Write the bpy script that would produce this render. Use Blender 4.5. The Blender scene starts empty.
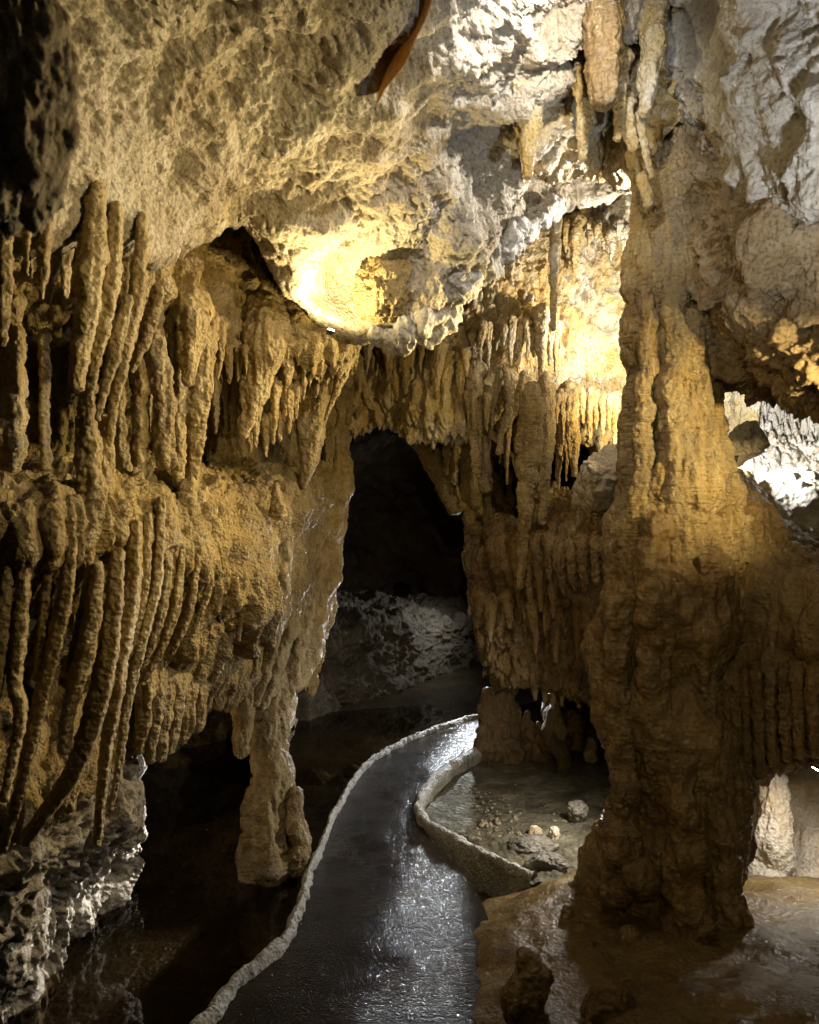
import bpy, math
import numpy as np
from mathutils import Vector

# ------------------------------------------------------------------ camera, world, exposure
scene = bpy.context.scene
COL = scene.collection
F = 760.0; CX = 409.5; CY = 512.0; CAMZ = 1.6
cam_data = bpy.data.cameras.new("camera")
cam_data.sensor_fit = 'VERTICAL'; cam_data.sensor_height = 24.0
cam_data.lens = F / 1024.0 * 24.0
cam_data.clip_start = 0.05; cam_data.clip_end = 200.0
cam_data.dof.use_dof = True; cam_data.dof.focus_distance = 3.6; cam_data.dof.aperture_fstop = 4.7
cam = bpy.data.objects.new("camera", cam_data); COL.objects.link(cam)
cam.location = (0, 0, CAMZ); cam.rotation_euler = (math.radians(90), 0, 0)
scene.camera = cam
scene.render.engine = 'CYCLES'
scene.render.resolution_x = 819; scene.render.resolution_y = 1024
scene.cycles.use_denoising = True
scene.cycles.max_bounces = 6; scene.cycles.diffuse_bounces = 1; scene.cycles.glossy_bounces = 3
scene.cycles.transparent_max_bounces = 8; scene.cycles.transmission_bounces = 4
scene.cycles.sample_clamp_indirect = 4.0
scene.cycles.caustics_reflective = False; scene.cycles.caustics_refractive = False
vs = scene.view_settings
vs.view_transform = 'Standard'; vs.look = 'None'; vs.gamma = 1.0; vs.use_curve_mapping = False
vs.exposure = 0.25

world = bpy.data.worlds.new("World"); scene.world = world; world.use_nodes = True
bg = world.node_tree.nodes["Background"]
bg.inputs[0].default_value = (0.02, 0.02, 0.025, 1); bg.inputs[1].default_value = 0.05

WARM = (1.0, 0.80, 0.38); GOLD = (1.0, 0.785, 0.37); SOFT = (1.0, 0.86, 0.62); COOL = (0.90, 0.95, 1.0); WHITE = (1.0, 0.95, 0.86)
# every lamp of the cave, with the added unseen ones: place, aim, colour, watts, cone (degrees), lens size
def P(px, py, d):
    return np.array([(px - CX) / F * d, d, CAMZ - (py - CY) / F * d])
def G(px, py, z=0.0):
    d = (CAMZ - z) * F / (py - CY)
    return P(px, py, d)
LAMPS = [
    ("niche", P(331, 329, 3.03), P(362, 200, 3.06), WARM, 24, 172, 0.02),
    ("shaft", P(660, 330, 3.75), P(585, 270, 4.4), WHITE, 70, 170, 0.025),
    ("fringe", P(655, 435, 3.95), P(590, 380, 4.4), WARM, 26, 165, 0.025),
    ("shaft_top", P(668, 210, 3.35), P(560, 90, 2.85), WHITE, 48, 165, 0.02),
    ("lip", P(462, 245, 3.62), P(530, 440, 4.0), WARM, 110, 150, 0.02),  # unseen lamp added to brighten the central stalactites from the front
    ("cross", P(645, 385, 3.55), P(40, 410, 2.1), GOLD, 190, 88, 0.02),  # unseen lamp added so light rakes the left wall ribs
    ("chamber", P(722, 455, 3.75), P(800, 430, 4.6), COOL, 95, 165, 0.025),
    ("pillar", np.array([0.60, 6.2, 0.50]), G(380, 790), COOL, 80, 120, 0.03),
    ("pool", np.array([0.98, 3.58, 0.55]), np.array([-0.2, 3.6, 0.0]), WHITE, 34, 172, 0.025),
    ("rock", P(270, 800, 3.74), P(35, 830, 2.3), WHITE, 90, 104, 0.018),  # unseen lamp added to light the pocked rock and rib edges
    ("tunnel", P(443, 474, 7.8), G(430, 860), COOL, 14, 38, 0.03),  # unseen lamp added for the bright streak on the near path
    ("bank", P(492, 580, 7.2), P(390, 610, 7.4), COOL, 13, 150, 0.03),
    ("low", P(815, 770, 3.3), P(765, 900, 3.3), WHITE, 16, 160, 0.03),
    ("wall_fill", np.array([1.06, 1.80, 2.16]), P(130, 300, 2.4), GOLD, 68, 84, 0.02),  # added fill lamp, outside the view, brightens the left wall
    ("side", np.array([1.45, 1.90, 1.95]), P(672, 440, 3.0), GOLD, 74, 66, 0.02),  # added lamp, outside the view, gives the column raking light
    ("front", np.array([0.0, -0.35, 2.0]), P(690, 520, 3.0), GOLD, 46, 66, 0.02),  # added fill lamp behind the camera, brightens the column
    ("chimney", P(600, -40, 2.15), P(480, 150, 2.8), WHITE, 25, 160, 0.02),
    ("ceil", np.array([0.95, 1.25, 1.75]), P(770, 30, 2.1), COOL, 54, 84, 0.03),
]

# ------------------------------------------------------------------ vector noise
rng0 = np.random.RandomState(7)
PERM = rng0.permutation(4096).astype(np.int64)
GR = rng0.normal(size=(4096, 3)).astype(np.float32); GR /= np.linalg.norm(GR, axis=1)[:, None]
RND = rng0.rand(4096, 3).astype(np.float32)
def hsh(i, j, k):
    return PERM[(PERM[(PERM[i & 4095] + j) & 4095] + k) & 4095]
def perlin(p):
    p = np.asarray(p, dtype=np.float64)
    i = np.floor(p).astype(np.int64); f = (p - i).astype(np.float32)
    w = f * f * f * (f * (f * 6 - 15) + 10)
    out = np.zeros(len(p), np.float32)
    for a in (0, 1):
        wa = w[:, 0] if a else 1 - w[:, 0]
        for b in (0, 1):
            wb = w[:, 1] if b else 1 - w[:, 1]
            for c in (0, 1):
                wc = w[:, 2] if c else 1 - w[:, 2]
                g = GR[hsh(i[:, 0] + a, i[:, 1] + b, i[:, 2] + c)]
                out += wa * wb * wc * (g[:, 0] * (f[:, 0] - a) + g[:, 1] * (f[:, 1] - b) + g[:, 2] * (f[:, 2] - c))
    return out * 1.5
def fbm(p, n=4, gain=0.5):
    o = 0; a = 1.0; s = 1.0
    for k in range(n):
        o = o + a * perlin(p * s + 17.3 * k); a *= gain; s *= 2.03
    return o
def ridged(p, n=3):
    o = 0; a = 1.0; s = 1.0
    for k in range(n):
        o = o + a * (1 - 2 * np.abs(perlin(p * s + 9.1 * k))); a *= 0.5; s *= 2.1
    return o
def worley(p):
    p = np.asarray(p, dtype=np.float64)
    i = np.floor(p).astype(np.int64); f = (p - i).astype(np.float32)
    best = np.full(len(p), 9.0, np.float32)
    for a in (-1, 0, 1):
        for b in (-1, 0, 1):
            for c in (-1, 0, 1):
                r = RND[hsh(i[:, 0] + a, i[:, 1] + b, i[:, 2] + c)]
                dx = a + r[:, 0] - f[:, 0]; dy = b + r[:, 1] - f[:, 1]; dz = c + r[:, 2] - f[:, 2]
                best = np.minimum(best, dx * dx + dy * dy + dz * dz)
    return np.sqrt(best)
def sstep(a, b, x):
    t = np.clip((x - a) / (b - a), 0, 1); return t * t * (3 - 2 * t)
SC = lambda *v: np.array(v)

# ------------------------------------------------------------------ materials
def rock_mat(name, c_dark, c_mid, c_light, rough=0.6, bump=0.5, bscale=70, pale=0.35, streak=0.4, ripple=0.0, spec=0.4, cscale=2.2, pits=0.4, rlow=0.3, band=0.28):
    m = bpy.data.materials.new(name); m.use_nodes = True
    nt = m.node_tree; N = nt.nodes; L = nt.links
    b = N["Principled BSDF"]
    geo = N.new("ShaderNodeNewGeometry")
    def noise(scale, detail=6, rgh=0.6, vec=None, mapscale=None):
        n = N.new("ShaderNodeTexNoise"); n.inputs["Scale"].default_value = scale
        n.inputs["Detail"].default_value = detail; n.inputs["Roughness"].default_value = rgh
        src = geo.outputs["Position"]
        if mapscale:
            mp = N.new("ShaderNodeMapping"); mp.inputs["Scale"].default_value = mapscale
            L.new(src, mp.inputs["Vector"]); src = mp.outputs[0]
        L.new(src, n.inputs["Vector"]); return n
    def ramp(fac, stops):
        r = N.new("ShaderNodeValToRGB"); e = r.color_ramp.elements
        e[0].position = stops[0][0]; e[0].color = (*stops[0][1], 1)
        e[1].position = stops[-1][0]; e[1].color = (*stops[-1][1], 1)
        for pos, c in stops[1:-1]:
            x = e.new(pos); x.color = (*c, 1)
        L.new(fac, r.inputs[0]); return r
    def mix(fac, a, c, mode='MIX'):
        x = N.new("ShaderNodeMix"); x.data_type = 'RGBA'; x.blend_type = mode
        if isinstance(fac, float): x.inputs[0].default_value = fac
        else: L.new(fac, x.inputs[0])
        L.new(a, x.inputs[6])
        if isinstance(c, tuple): x.inputs[7].default_value = (*c, 1)
        else: L.new(c, x.inputs[7])
        return x.outputs[2]
    n1 = noise(cscale, 8, 0.65)
    base = ramp(n1.outputs[0], [(0.30, c_dark), (0.5, c_mid), (0.70, c_light)]).outputs[0]
    n2 = noise(11, 8, 0.7)
    f2 = ramp(n2.outputs[0], [(0.50, (0, 0, 0)), (0.66, (1, 1, 1))])
    pl = N.new("ShaderNodeMath"); pl.operation = 'MULTIPLY'; L.new(f2.outputs[0], pl.inputs[0]); pl.inputs[1].default_value = pale
    base = mix(pl.outputs[0], base, c_light)
    n3 = noise(1.0, 6, 0.65, mapscale=(26, 26, 3.0))
    f3 = ramp(n3.outputs[0], [(0.36, (1, 1, 1)), (0.56, (0, 0, 0))])
    st = N.new("ShaderNodeMath"); st.operation = 'MULTIPLY'; L.new(f3.outputs[0], st.inputs[0]); st.inputs[1].default_value = streak
    base = mix(st.outputs[0], base, c_dark)
    n6 = noise(1.0, 7, 0.68, mapscale=(3.4, 3.4, 1.5))
    f6 = ramp(n6.outputs[0], [(0.47, (0, 0, 0)), (0.60, (1, 1, 1))])
    gm = N.new("ShaderNodeMath"); gm.operation = 'MULTIPLY'; L.new(f6.outputs[0], gm.inputs[0]); gm.inputs[1].default_value = band
    grey = sum(c_mid) / 3
    base = mix(gm.outputs[0], base, (grey * 0.62, grey * 0.55, grey * 0.44))
    n7 = noise(1.0, 7, 0.7, mapscale=(17, 17, 2.2))
    f7 = ramp(n7.outputs[0], [(0.57, (0, 0, 0)), (0.68, (1, 1, 1))])
    wm = N.new("ShaderNodeMath"); wm.operation = 'MULTIPLY'; L.new(f7.outputs[0], wm.inputs[0]); wm.inputs[1].default_value = band * 1.1
    base = mix(wm.outputs[0], base, tuple(min(0.8, 1.18 * x + 0.06) for x in c_light))
    n4 = noise(75, 5, 0.7)
    f4 = ramp(n4.outputs[0], [(0.38, (1, 1, 1)), (0.5, (0, 0, 0))])
    pt = N.new("ShaderNodeMath"); pt.operation = 'MULTIPLY'; L.new(f4.outputs[0], pt.inputs[0]); pt.inputs[1].default_value = pits
    base = mix(pt.outputs[0], base, tuple(0.45 * x for x in c_dark))
    L.new(base, b.inputs["Base Color"])
    rr = N.new("ShaderNodeMapRange"); L.new(n2.outputs[0], rr.inputs[0])
    rr.inputs[1].default_value = 0.35; rr.inputs[2].default_value = 0.65
    rr.inputs[3].default_value = max(rough - rlow, 0.08); rr.inputs[4].default_value = rough
    L.new(rr.outputs[0], b.inputs["Roughness"])
    b.inputs["Specular IOR Level"].default_value = spec
    nb = noise(bscale, 7, 0.65)
    vb = N.new("ShaderNodeTexVoronoi"); vb.inputs["Scale"].default_value = bscale * 1.3; L.new(geo.outputs["Position"], vb.inputs["Vector"])
    ad = N.new("ShaderNodeMath"); ad.operation = 'MULTIPLY_ADD'; L.new(vb.outputs[0], ad.inputs[0]); ad.inputs[1].default_value = 0.45; L.new(nb.outputs[0], ad.inputs[2])
    h = ad.outputs[0]
    if ripple > 0:
        nr = noise(1.0, 3, 0.55, mapscale=(14, 14, 95))
        a2 = N.new("ShaderNodeMath"); a2.operation = 'MULTIPLY_ADD'; L.new(nr.outputs[0], a2.inputs[0]); a2.inputs[1].default_value = ripple; L.new(h, a2.inputs[2]); h = a2.outputs[0]
    bp = N.new("ShaderNodeBump"); bp.inputs["Strength"].default_value = bump; bp.inputs["Distance"].default_value = 0.016
    L.new(h, bp.inputs["Height"]); L.new(bp.outputs[0], b.inputs["Normal"])
    return m

M = {}
M['ceil'] = rock_mat("pitted_limestone", (0.28, 0.20, 0.11), (0.46, 0.385, 0.28), (0.66, 0.61, 0.52), 0.85, 0.8, 55, 0.5, 0.15, pits=0.55)
M['grey'] = rock_mat("grey_limestone", (0.36, 0.30, 0.22), (0.52, 0.48, 0.43), (0.66, 0.63, 0.59), 0.8, 0.8, 50, 0.5, 0.1, pits=0.5)
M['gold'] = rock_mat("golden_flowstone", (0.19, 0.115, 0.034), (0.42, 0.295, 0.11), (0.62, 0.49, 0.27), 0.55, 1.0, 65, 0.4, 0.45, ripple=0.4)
M['drip'] = rock_mat("tan_dripstone", (0.18, 0.11, 0.036), (0.40, 0.285, 0.115), (0.60, 0.48, 0.28), 0.5, 0.7, 60, 0.35, 0.5, ripple=0.5, rlow=0.25)
M['col'] = rock_mat("rippled_columnstone", (0.20, 0.12, 0.04), (0.42, 0.295, 0.12), (0.60, 0.48, 0.29), 0.5, 1.0, 45, 0.35, 0.55, ripple=1.0, band=0.5)
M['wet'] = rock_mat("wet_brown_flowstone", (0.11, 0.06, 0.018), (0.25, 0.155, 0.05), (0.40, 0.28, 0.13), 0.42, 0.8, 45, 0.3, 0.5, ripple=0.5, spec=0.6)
M['white'] = rock_mat("white_calcite", (0.40, 0.235, 0.055), (0.57, 0.42, 0.18), (0.80, 0.74, 0.62), 0.6, 1.0, 55, 0.6, 0.4)
M['calcite'] = rock_mat("clean_white_calcite", (0.50, 0.36, 0.20), (0.70, 0.62, 0.50), (0.80, 0.77, 0.72), 0.6, 0.9, 50, 0.6, 0.35)
M['kerb'] = rock_mat("crusted_pale_kerb", (0.30, 0.26, 0.2), (0.58, 0.55, 0.5), (0.74, 0.72, 0.68), 0.7, 1.0, 60, 0.5, 0.0, pits=0.7)
M['orange'] = rock_mat("orange_drapery", (0.26, 0.14, 0.04), (0.48, 0.30, 0.12), (0.62, 0.46, 0.26), 0.45, 0.6, 60, streak=0.8)
M['wetfloor'] = rock_mat("wet_yellow_brown_flowstone", (0.10, 0.06, 0.017), (0.19, 0.122, 0.04), (0.30, 0.21, 0.09), 0.42, 0.6, 50, 0.3, 0.0, spec=0.5, rlow=0.24, pits=0.4)
M['bank'] = rock_mat("brown_bank_rock", (0.08, 0.06, 0.035), (0.20, 0.16, 0.105), (0.40, 0.34, 0.26), 0.75, 1.0, 40, 0.4, 0.2, pits=0.7)
M['head'] = rock_mat("brown_ribbed_limestone", (0.2, 0.125, 0.05), (0.38, 0.28, 0.155), (0.55, 0.45, 0.31), 0.75, 1.0, 45, 0.5, 0.4, pits=0.6)
nt_ = M['orange'].node_tree; tl_ = nt_.nodes.new("ShaderNodeBsdfTranslucent"); tl_.inputs[0].default_value = (0.48, 0.30, 0.12, 1)
mx_ = nt_.nodes.new("ShaderNodeMixShader"); mx_.inputs[0].default_value = 0.4
nt_.links.new(nt_.nodes["Principled BSDF"].outputs[0], mx_.inputs[1]); nt_.links.new(tl_.outputs[0], mx_.inputs[2]); nt_.links.new(mx_.outputs[0], nt_.nodes["Material Output"].inputs[0])
M['pale'] = rock_mat("pale_pocked_rock", (0.14, 0.10, 0.06), (0.40, 0.34, 0.26), (0.60, 0.55, 0.46), 0.75, 0.9, 40, 0.4, 0.2, pits=0.7)
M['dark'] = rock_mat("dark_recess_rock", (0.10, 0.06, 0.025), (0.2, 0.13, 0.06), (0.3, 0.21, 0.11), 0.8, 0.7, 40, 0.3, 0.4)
M['floor'] = rock_mat("muddy_cave_floor", (0.05, 0.034, 0.016), (0.10, 0.072, 0.04), (0.18, 0.14, 0.085), 0.45, 0.6, 35, 0.3, 0.0, spec=0.5, rlow=0.25)
M['bed'] = rock_mat("gravel_pool_bed", (0.06, 0.05, 0.036), (0.15, 0.13, 0.10), (0.36, 0.33, 0.27), 0.8, 0.9, 30, 0.4, 0.0, cscale=6)

def simple_mat(name, col, rough=0.5, metal=0.0, emis=None, es=0.0):
    m = bpy.data.materials.new(name); m.use_nodes = True
    b = m.node_tree.nodes["Principled BSDF"]
    b.inputs["Base Color"].default_value = (*col, 1); b.inputs["Roughness"].default_value = rough; b.inputs["Metallic"].default_value = metal
    if emis: b.inputs["Emission Color"].default_value = (*emis, 1); b.inputs["Emission Strength"].default_value = es
    n = m.node_tree.nodes.new("ShaderNodeTexNoise"); n.inputs["Scale"].default_value = 40
    bp = m.node_tree.nodes.new("ShaderNodeBump"); bp.inputs["Strength"].default_value = 0.15
    m.node_tree.links.new(n.outputs[0], bp.inputs["Height"]); m.node_tree.links.new(bp.outputs[0], b.inputs["Normal"])
    return m
M['housing'] = simple_mat("lamp_housing", (0.03, 0.03, 0.03), 0.5)
M['lens_warm'] = simple_mat("warm_lamp_lens", (0.9, 0.8, 0.6), 0.3, 0, (1, 0.82, 0.5), 30)
M['lens_cool'] = simple_mat("cool_lamp_lens", (0.9, 0.9, 0.95), 0.3, 0, (0.85, 0.92, 1), 30)

def path_mat():
    m = bpy.data.materials.new("wet_asphalt_path"); m.use_nodes = True
    nt = m.node_tree; N = nt.nodes; L = nt.links; b = N["Principled BSDF"]
    geo = N.new("ShaderNodeNewGeometry")
    n1 = N.new("ShaderNodeTexNoise"); n1.inputs["Scale"].default_value = 3.0; n1.inputs["Detail"].default_value = 8; L.new(geo.outputs["Position"], n1.inputs["Vector"])
    r = N.new("ShaderNodeValToRGB"); r.color_ramp.elements[0].color = (0.012, 0.008, 0.004, 1); r.color_ramp.elements[1].color = (0.036, 0.025, 0.014, 1)
    r.color_ramp.elements[0].position = 0.35; r.color_ramp.elements[1].position = 0.7
    L.new(n1.outputs[0], r.inputs[0]); L.new(r.outputs[0], b.inputs["Base Color"])
    mr = N.new("ShaderNodeMapRange"); L.new(n1.outputs[0], mr.inputs[0]); mr.inputs[1].default_value = 0.35; mr.inputs[2].default_value = 0.65
    mr.inputs[3].default_value = 0.09; mr.inputs[4].default_value = 0.24; b.inputs['Specular IOR Level'].default_value = 0.26
    n5 = N.new("ShaderNodeTexNoise"); n5.inputs["Scale"].default_value = 1.6; n5.inputs["Detail"].default_value = 5; L.new(geo.outputs["Position"], n5.inputs["Vector"])
    L.new(n5.outputs[0], mr.inputs[0]); L.new(mr.outputs[0], b.inputs["Roughness"])
    v = N.new("ShaderNodeTexVoronoi"); v.inputs["Scale"].default_value = 160; L.new(geo.outputs["Position"], v.inputs["Vector"])
    n2 = N.new("ShaderNodeTexNoise"); n2.inputs["Scale"].default_value = 45; n2.inputs["Detail"].default_value = 6; L.new(geo.outputs["Position"], n2.inputs["Vector"])
    a = N.new("ShaderNodeMath"); a.operation = 'MULTIPLY_ADD'; L.new(v.outputs[0], a.inputs[0]); a.inputs[1].default_value = -0.6; L.new(n2.outputs[0], a.inputs[2])
    bp = N.new("ShaderNodeBump"); bp.inputs["Strength"].default_value = 0.6; bp.inputs["Distance"].default_value = 0.006
    L.new(a.outputs[0], bp.inputs["Height"]); L.new(bp.outputs[0], b.inputs["Normal"])
    return m
M['path'] = path_mat()

def water_mat(name, tint, ripple=0.02):
    m = bpy.data.materials.new(name); m.use_nodes = True
    nt = m.node_tree; N = nt.nodes; L = nt.links
    N.remove(N["Principled BSDF"]); out = N["Material Output"]
    tr = N.new("ShaderNodeBsdfTransparent"); tr.inputs[0].default_value = (*tint, 1)
    gl = N.new("ShaderNodeBsdfGlossy"); gl.inputs["Roughness"].default_value = 0.015
    fr = N.new("ShaderNodeFresnel"); fr.inputs["IOR"].default_value = 1.34
    geo = N.new("ShaderNodeNewGeometry")
    n = N.new("ShaderNodeTexNoise"); n.inputs["Scale"].default_value = 7; n.inputs["Detail"].default_value = 2; L.new(geo.outputs["Position"], n.inputs["Vector"])
    bp = N.new("ShaderNodeBump"); bp.inputs["Strength"].default_value = ripple; bp.inputs["Distance"].default_value = 0.02
    L.new(n.outputs[0], bp.inputs["Height"]); L.new(bp.outputs[0], gl.inputs["Normal"]); L.new(bp.outputs[0], fr.inputs["Normal"])
    bf = N.new("ShaderNodeMath"); bf.operation = 'SUBTRACT'; bf.inputs[0].default_value = 1.0; L.new(geo.outputs["Backfacing"], bf.inputs[1])
    fm = N.new("ShaderNodeMath"); fm.operation = 'MULTIPLY'; L.new(fr.outputs[0], fm.inputs[0]); L.new(bf.outputs[0], fm.inputs[1])
    mx = N.new("ShaderNodeMixShader"); L.new(fm.outputs[0], mx.inputs[0]); L.new(tr.outputs[0], mx.inputs[1]); L.new(gl.outputs[0], mx.inputs[2])
    L.new(mx.outputs[0], out.inputs[0]); return m
M['water_left'] = water_mat("still_brown_water", (0.46, 0.41, 0.31), 0.03)
M['water_right'] = water_mat("clear_shallow_water", (0.86, 0.85, 0.78), 0.03)

# ------------------------------------------------------------------ mesh helpers
def mesh_obj(name, V, Q, mat, parent=None, origin=None, smooth=True):
    V = np.asarray(V, dtype=np.float64)
    origin = np.zeros(3) if origin is None else np.asarray(origin, float)
    V = V - origin
    Q = np.asarray(Q, dtype=np.int32)
    me = bpy.data.meshes.new(name)
    me.vertices.add(len(V)); me.vertices.foreach_set("co", V.astype(np.float32).ravel())
    k = Q.shape[1]
    me.loops.add(Q.size); me.loops.foreach_set("vertex_index", Q.ravel())
    me.polygons.add(len(Q)); me.polygons.foreach_set("loop_start", np.arange(0, Q.size, k, dtype=np.int32))
    me.polygons.foreach_set("loop_total", np.full(len(Q), k, dtype=np.int32))
    me.polygons.foreach_set("use_smooth", np.full(len(Q), smooth, dtype=bool))
    me.update(calc_edges=True); me.validate()
    me.materials.append(mat)
    o = bpy.data.objects.new(name, me); COL.objects.link(o)
    o.location = origin.tolist()
    if parent is not None:
        o.parent = parent; o.location = (Vector(origin.tolist()) - parent.location)
    return o
def tag(o, label=None, cat=None, group=None, kind=None):
    if label: o["label"] = label
    if cat: o["category"] = cat
    if group: o["group"] = group
    if kind: o["kind"] = kind
    return o
def empty(name, loc, label, cat, group=None):
    o = bpy.data.objects.new(name, None); COL.objects.link(o); o.location = [float(x) for x in loc]
    o.empty_display_size = 0.1
    return tag(o, label, cat, group)
def grid_quads(nv, nu, wrap=False):
    i = np.arange(nv - 1)[:, None]; j = np.arange(nu if wrap else nu - 1)[None, :]
    a = i * nu + j; b = i * nu + (j + 1) % nu
    return np.stack([a, b, b + nu, a + nu], -1).reshape(-1, 4)
def catmull(A, t):
    """A: (n, ..., 3) control along axis 0; t in [0, n-1]"""
    n = len(A); i = np.clip(np.floor(t).astype(int), 0, n - 2); f = (t - i)
    sh = (-1,) + (1,) * (A.ndim - 1); f = f.reshape(sh)
    p0 = A[np.maximum(i - 1, 0)]; p1 = A[i]; p2 = A[i + 1]; p3 = A[np.minimum(i + 2, n - 1)]
    p0 = np.where((i == 0).reshape(sh), 2 * p1 - p2, p0); p3 = np.where((i == n - 2).reshape(sh), 2 * p2 - p1, p3)
    m1 = 0.42 * (p2 - p0); m2 = 0.42 * (p3 - p1)
    f2 = f * f; f3 = f2 * f
    return (2 * f3 - 3 * f2 + 1) * p1 + (f3 - 2 * f2 + f) * m1 + (-2 * f3 + 3 * f2) * p2 + (f3 - f2) * m2
def arc_t(A, sp):
    """parameters so that samples are about sp apart along the mean control polyline"""
    seg = np.linalg.norm(np.diff(A, axis=0), axis=-1)
    if seg.ndim > 1: seg = seg.mean(axis=tuple(range(1, seg.ndim)))
    ts = [np.linspace(k, k + 1, max(2, int(math.ceil(s / sp))), endpoint=False) for k, s in enumerate(seg)]
    return np.concatenate(ts + [np.array([float(len(A) - 1)])])
def grid_normals(Pg, toward=None):
    du = np.gradient(Pg, axis=1); dv = np.gradient(Pg, axis=0)
    n = np.cross(du, dv); n /= np.linalg.norm(n, axis=-1, keepdims=True) + 1e-9
    if toward is not None:
        d = ((toward - Pg) * n).sum(-1)
        if np.median(d) < 0: n = -n
    return n
CAMP = np.array([0, 0, CAMZ])
def smooth_grid(n, it):
    for _ in range(it):
        q = np.pad(n, ((1, 1), (1, 1), (0, 0)), mode='edge')
        n = (q[1:-1, 1:-1] * 2 + q[:-2, 1:-1] + q[2:, 1:-1] + q[1:-1, :-2] + q[1:-1, 2:]) / 6
    return n / (np.linalg.norm(n, axis=-1, keepdims=True) + 1e-9)
def sheet(name, rows, mat, disp, sp=0.008, toward=CAMP, fringe=None, world_pts=False, parent=None, thick=0):
    A = np.array([[P(*c) if not world_pts else np.array(c, float) for c in r] for r in rows])
    B = catmull(A, arc_t(A, sp))
    Bt = np.swapaxes(B, 0, 1)
    C = np.swapaxes(catmull(Bt, arc_t(np.swapaxes(A, 0, 1), sp)), 0, 1)
    nv, nu = C.shape[:2]
    n = smooth_grid(grid_normals(C, toward), 8)
    pf = C.reshape(-1, 3); nf = n.reshape(-1, 3)
    vt = np.repeat(arc_t(A, sp), nu)
    D = disp(pf, nf, vt)
    V = pf + nf * D[:, None]
    if fringe:
        vc, width, amp, fr = fringe
        w = np.exp(-((vt - vc) / width) ** 2)
        q = V * SC(fr, fr, fr * 0.12)
        V[:, 2] -= amp * w * (np.clip(ridged(q, 2) * 0.7, 0, 1) ** 1.5)
    return mesh_obj(name, V, grid_quads(nv, nu), mat, parent)

# ------------------------------------------------------------------ surface characters
def d_ceil(a=1.0):
    def f(p, n, v):
        q = p + 0.05 * np.stack([fbm(p * 6, 2), fbm(p * 6 + 40, 2), fbm(p * 6 + 80, 2)], 1)
        w = worley(q * 11)
        pit = -0.016 * (1 - sstep(0.10, 0.42, w)) * sstep(-0.1, 0.35, fbm(p * 3 + 5, 2))
        w2 = worley(q * 34)
        k = 0.35 + 0.65 * sstep(-0.25, 0.35, fbm(p * 1.7 + 9, 3))
        fold = ridged(p @ np.array([[0.8, 0.5, 0.3], [-0.5, 0.85, 0.1], [-0.2, -0.2, 0.95]]) * SC(1.3, 4.2, 4.2), 2)
        return a * (0.085 * fbm(p * 2.3, 3) + 0.03 * fbm(p * 6 + 3, 2) + 0.022 * fold + k * (0.014 * ridged(q * 4.0, 3) + 0.017 * fbm(q * 17, 4) + pit - 0.004 * (1 - sstep(0.1, 0.5, w2))) + (0.4 + 0.6 * k) * 0.012 * fbm(p * 42, 3) + 0.006 * fbm(p * 70, 2))
    return f
def d_flow(a=1.0, flute=0.03, ff=9.0, knob=1.0):
    def f(p, n, v):
        q = p + 0.03 * np.stack([fbm(p * 5, 2), fbm(p * 5 + 40, 2), 0 * p[:, 0]], 1)
        fl = np.abs(perlin(q * SC(ff, ff, 1.3))) * 2
        fl2 = np.abs(perlin(q * SC(ff * 2.7, ff * 2.7, 2.6) + 7)) * 2
        k = worley(q * SC(26, 26, 19))
        return a * (0.06 * fbm(p * 2.4, 3) + flute * (np.sqrt(fl) - 0.5) + flute * 0.45 * (np.sqrt(fl2) - 0.5) + 0.018 * fbm(p * 13, 3) + knob * 0.011 * (0.5 - k) + 0.004 * fbm(p * SC(60, 60, 90), 2))
    return f
def d_pock(a=1.0):
    def f(p, n, v):
        q = p + 0.03 * np.stack([fbm(p * 8, 2), fbm(p * 8 + 40, 2), fbm(p * 8 + 80, 2)], 1)
        w = worley(q * 16); w2 = worley(q * 38 + 3)
        return a * (0.10 * fbm(p * 2.6, 3) + 0.03 * fbm(p * 9, 3) - 0.045 * (1 - sstep(0.05, 0.5, w)) - 0.014 * (1 - sstep(0.1, 0.5, w2)) + 0.006 * fbm(p * 60, 2))
    return f
def d_coral(a=1.0):
    def f(p, n, v):
        q = p + 0.02 * np.stack([fbm(p * 12, 2), fbm(p * 12 + 40, 2), fbm(p * 12 + 80, 2)], 1)
        w = worley(q * SC(24, 24, 20)); w2 = worley(q * 55 + 3)
        return a * (0.08 * fbm(p * 2.6, 3) + 0.05 * ridged(q * SC(6, 6, 7), 3) + 0.03 * (0.5 - w) + 0.010 * (0.5 - w2))
    return f

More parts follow.
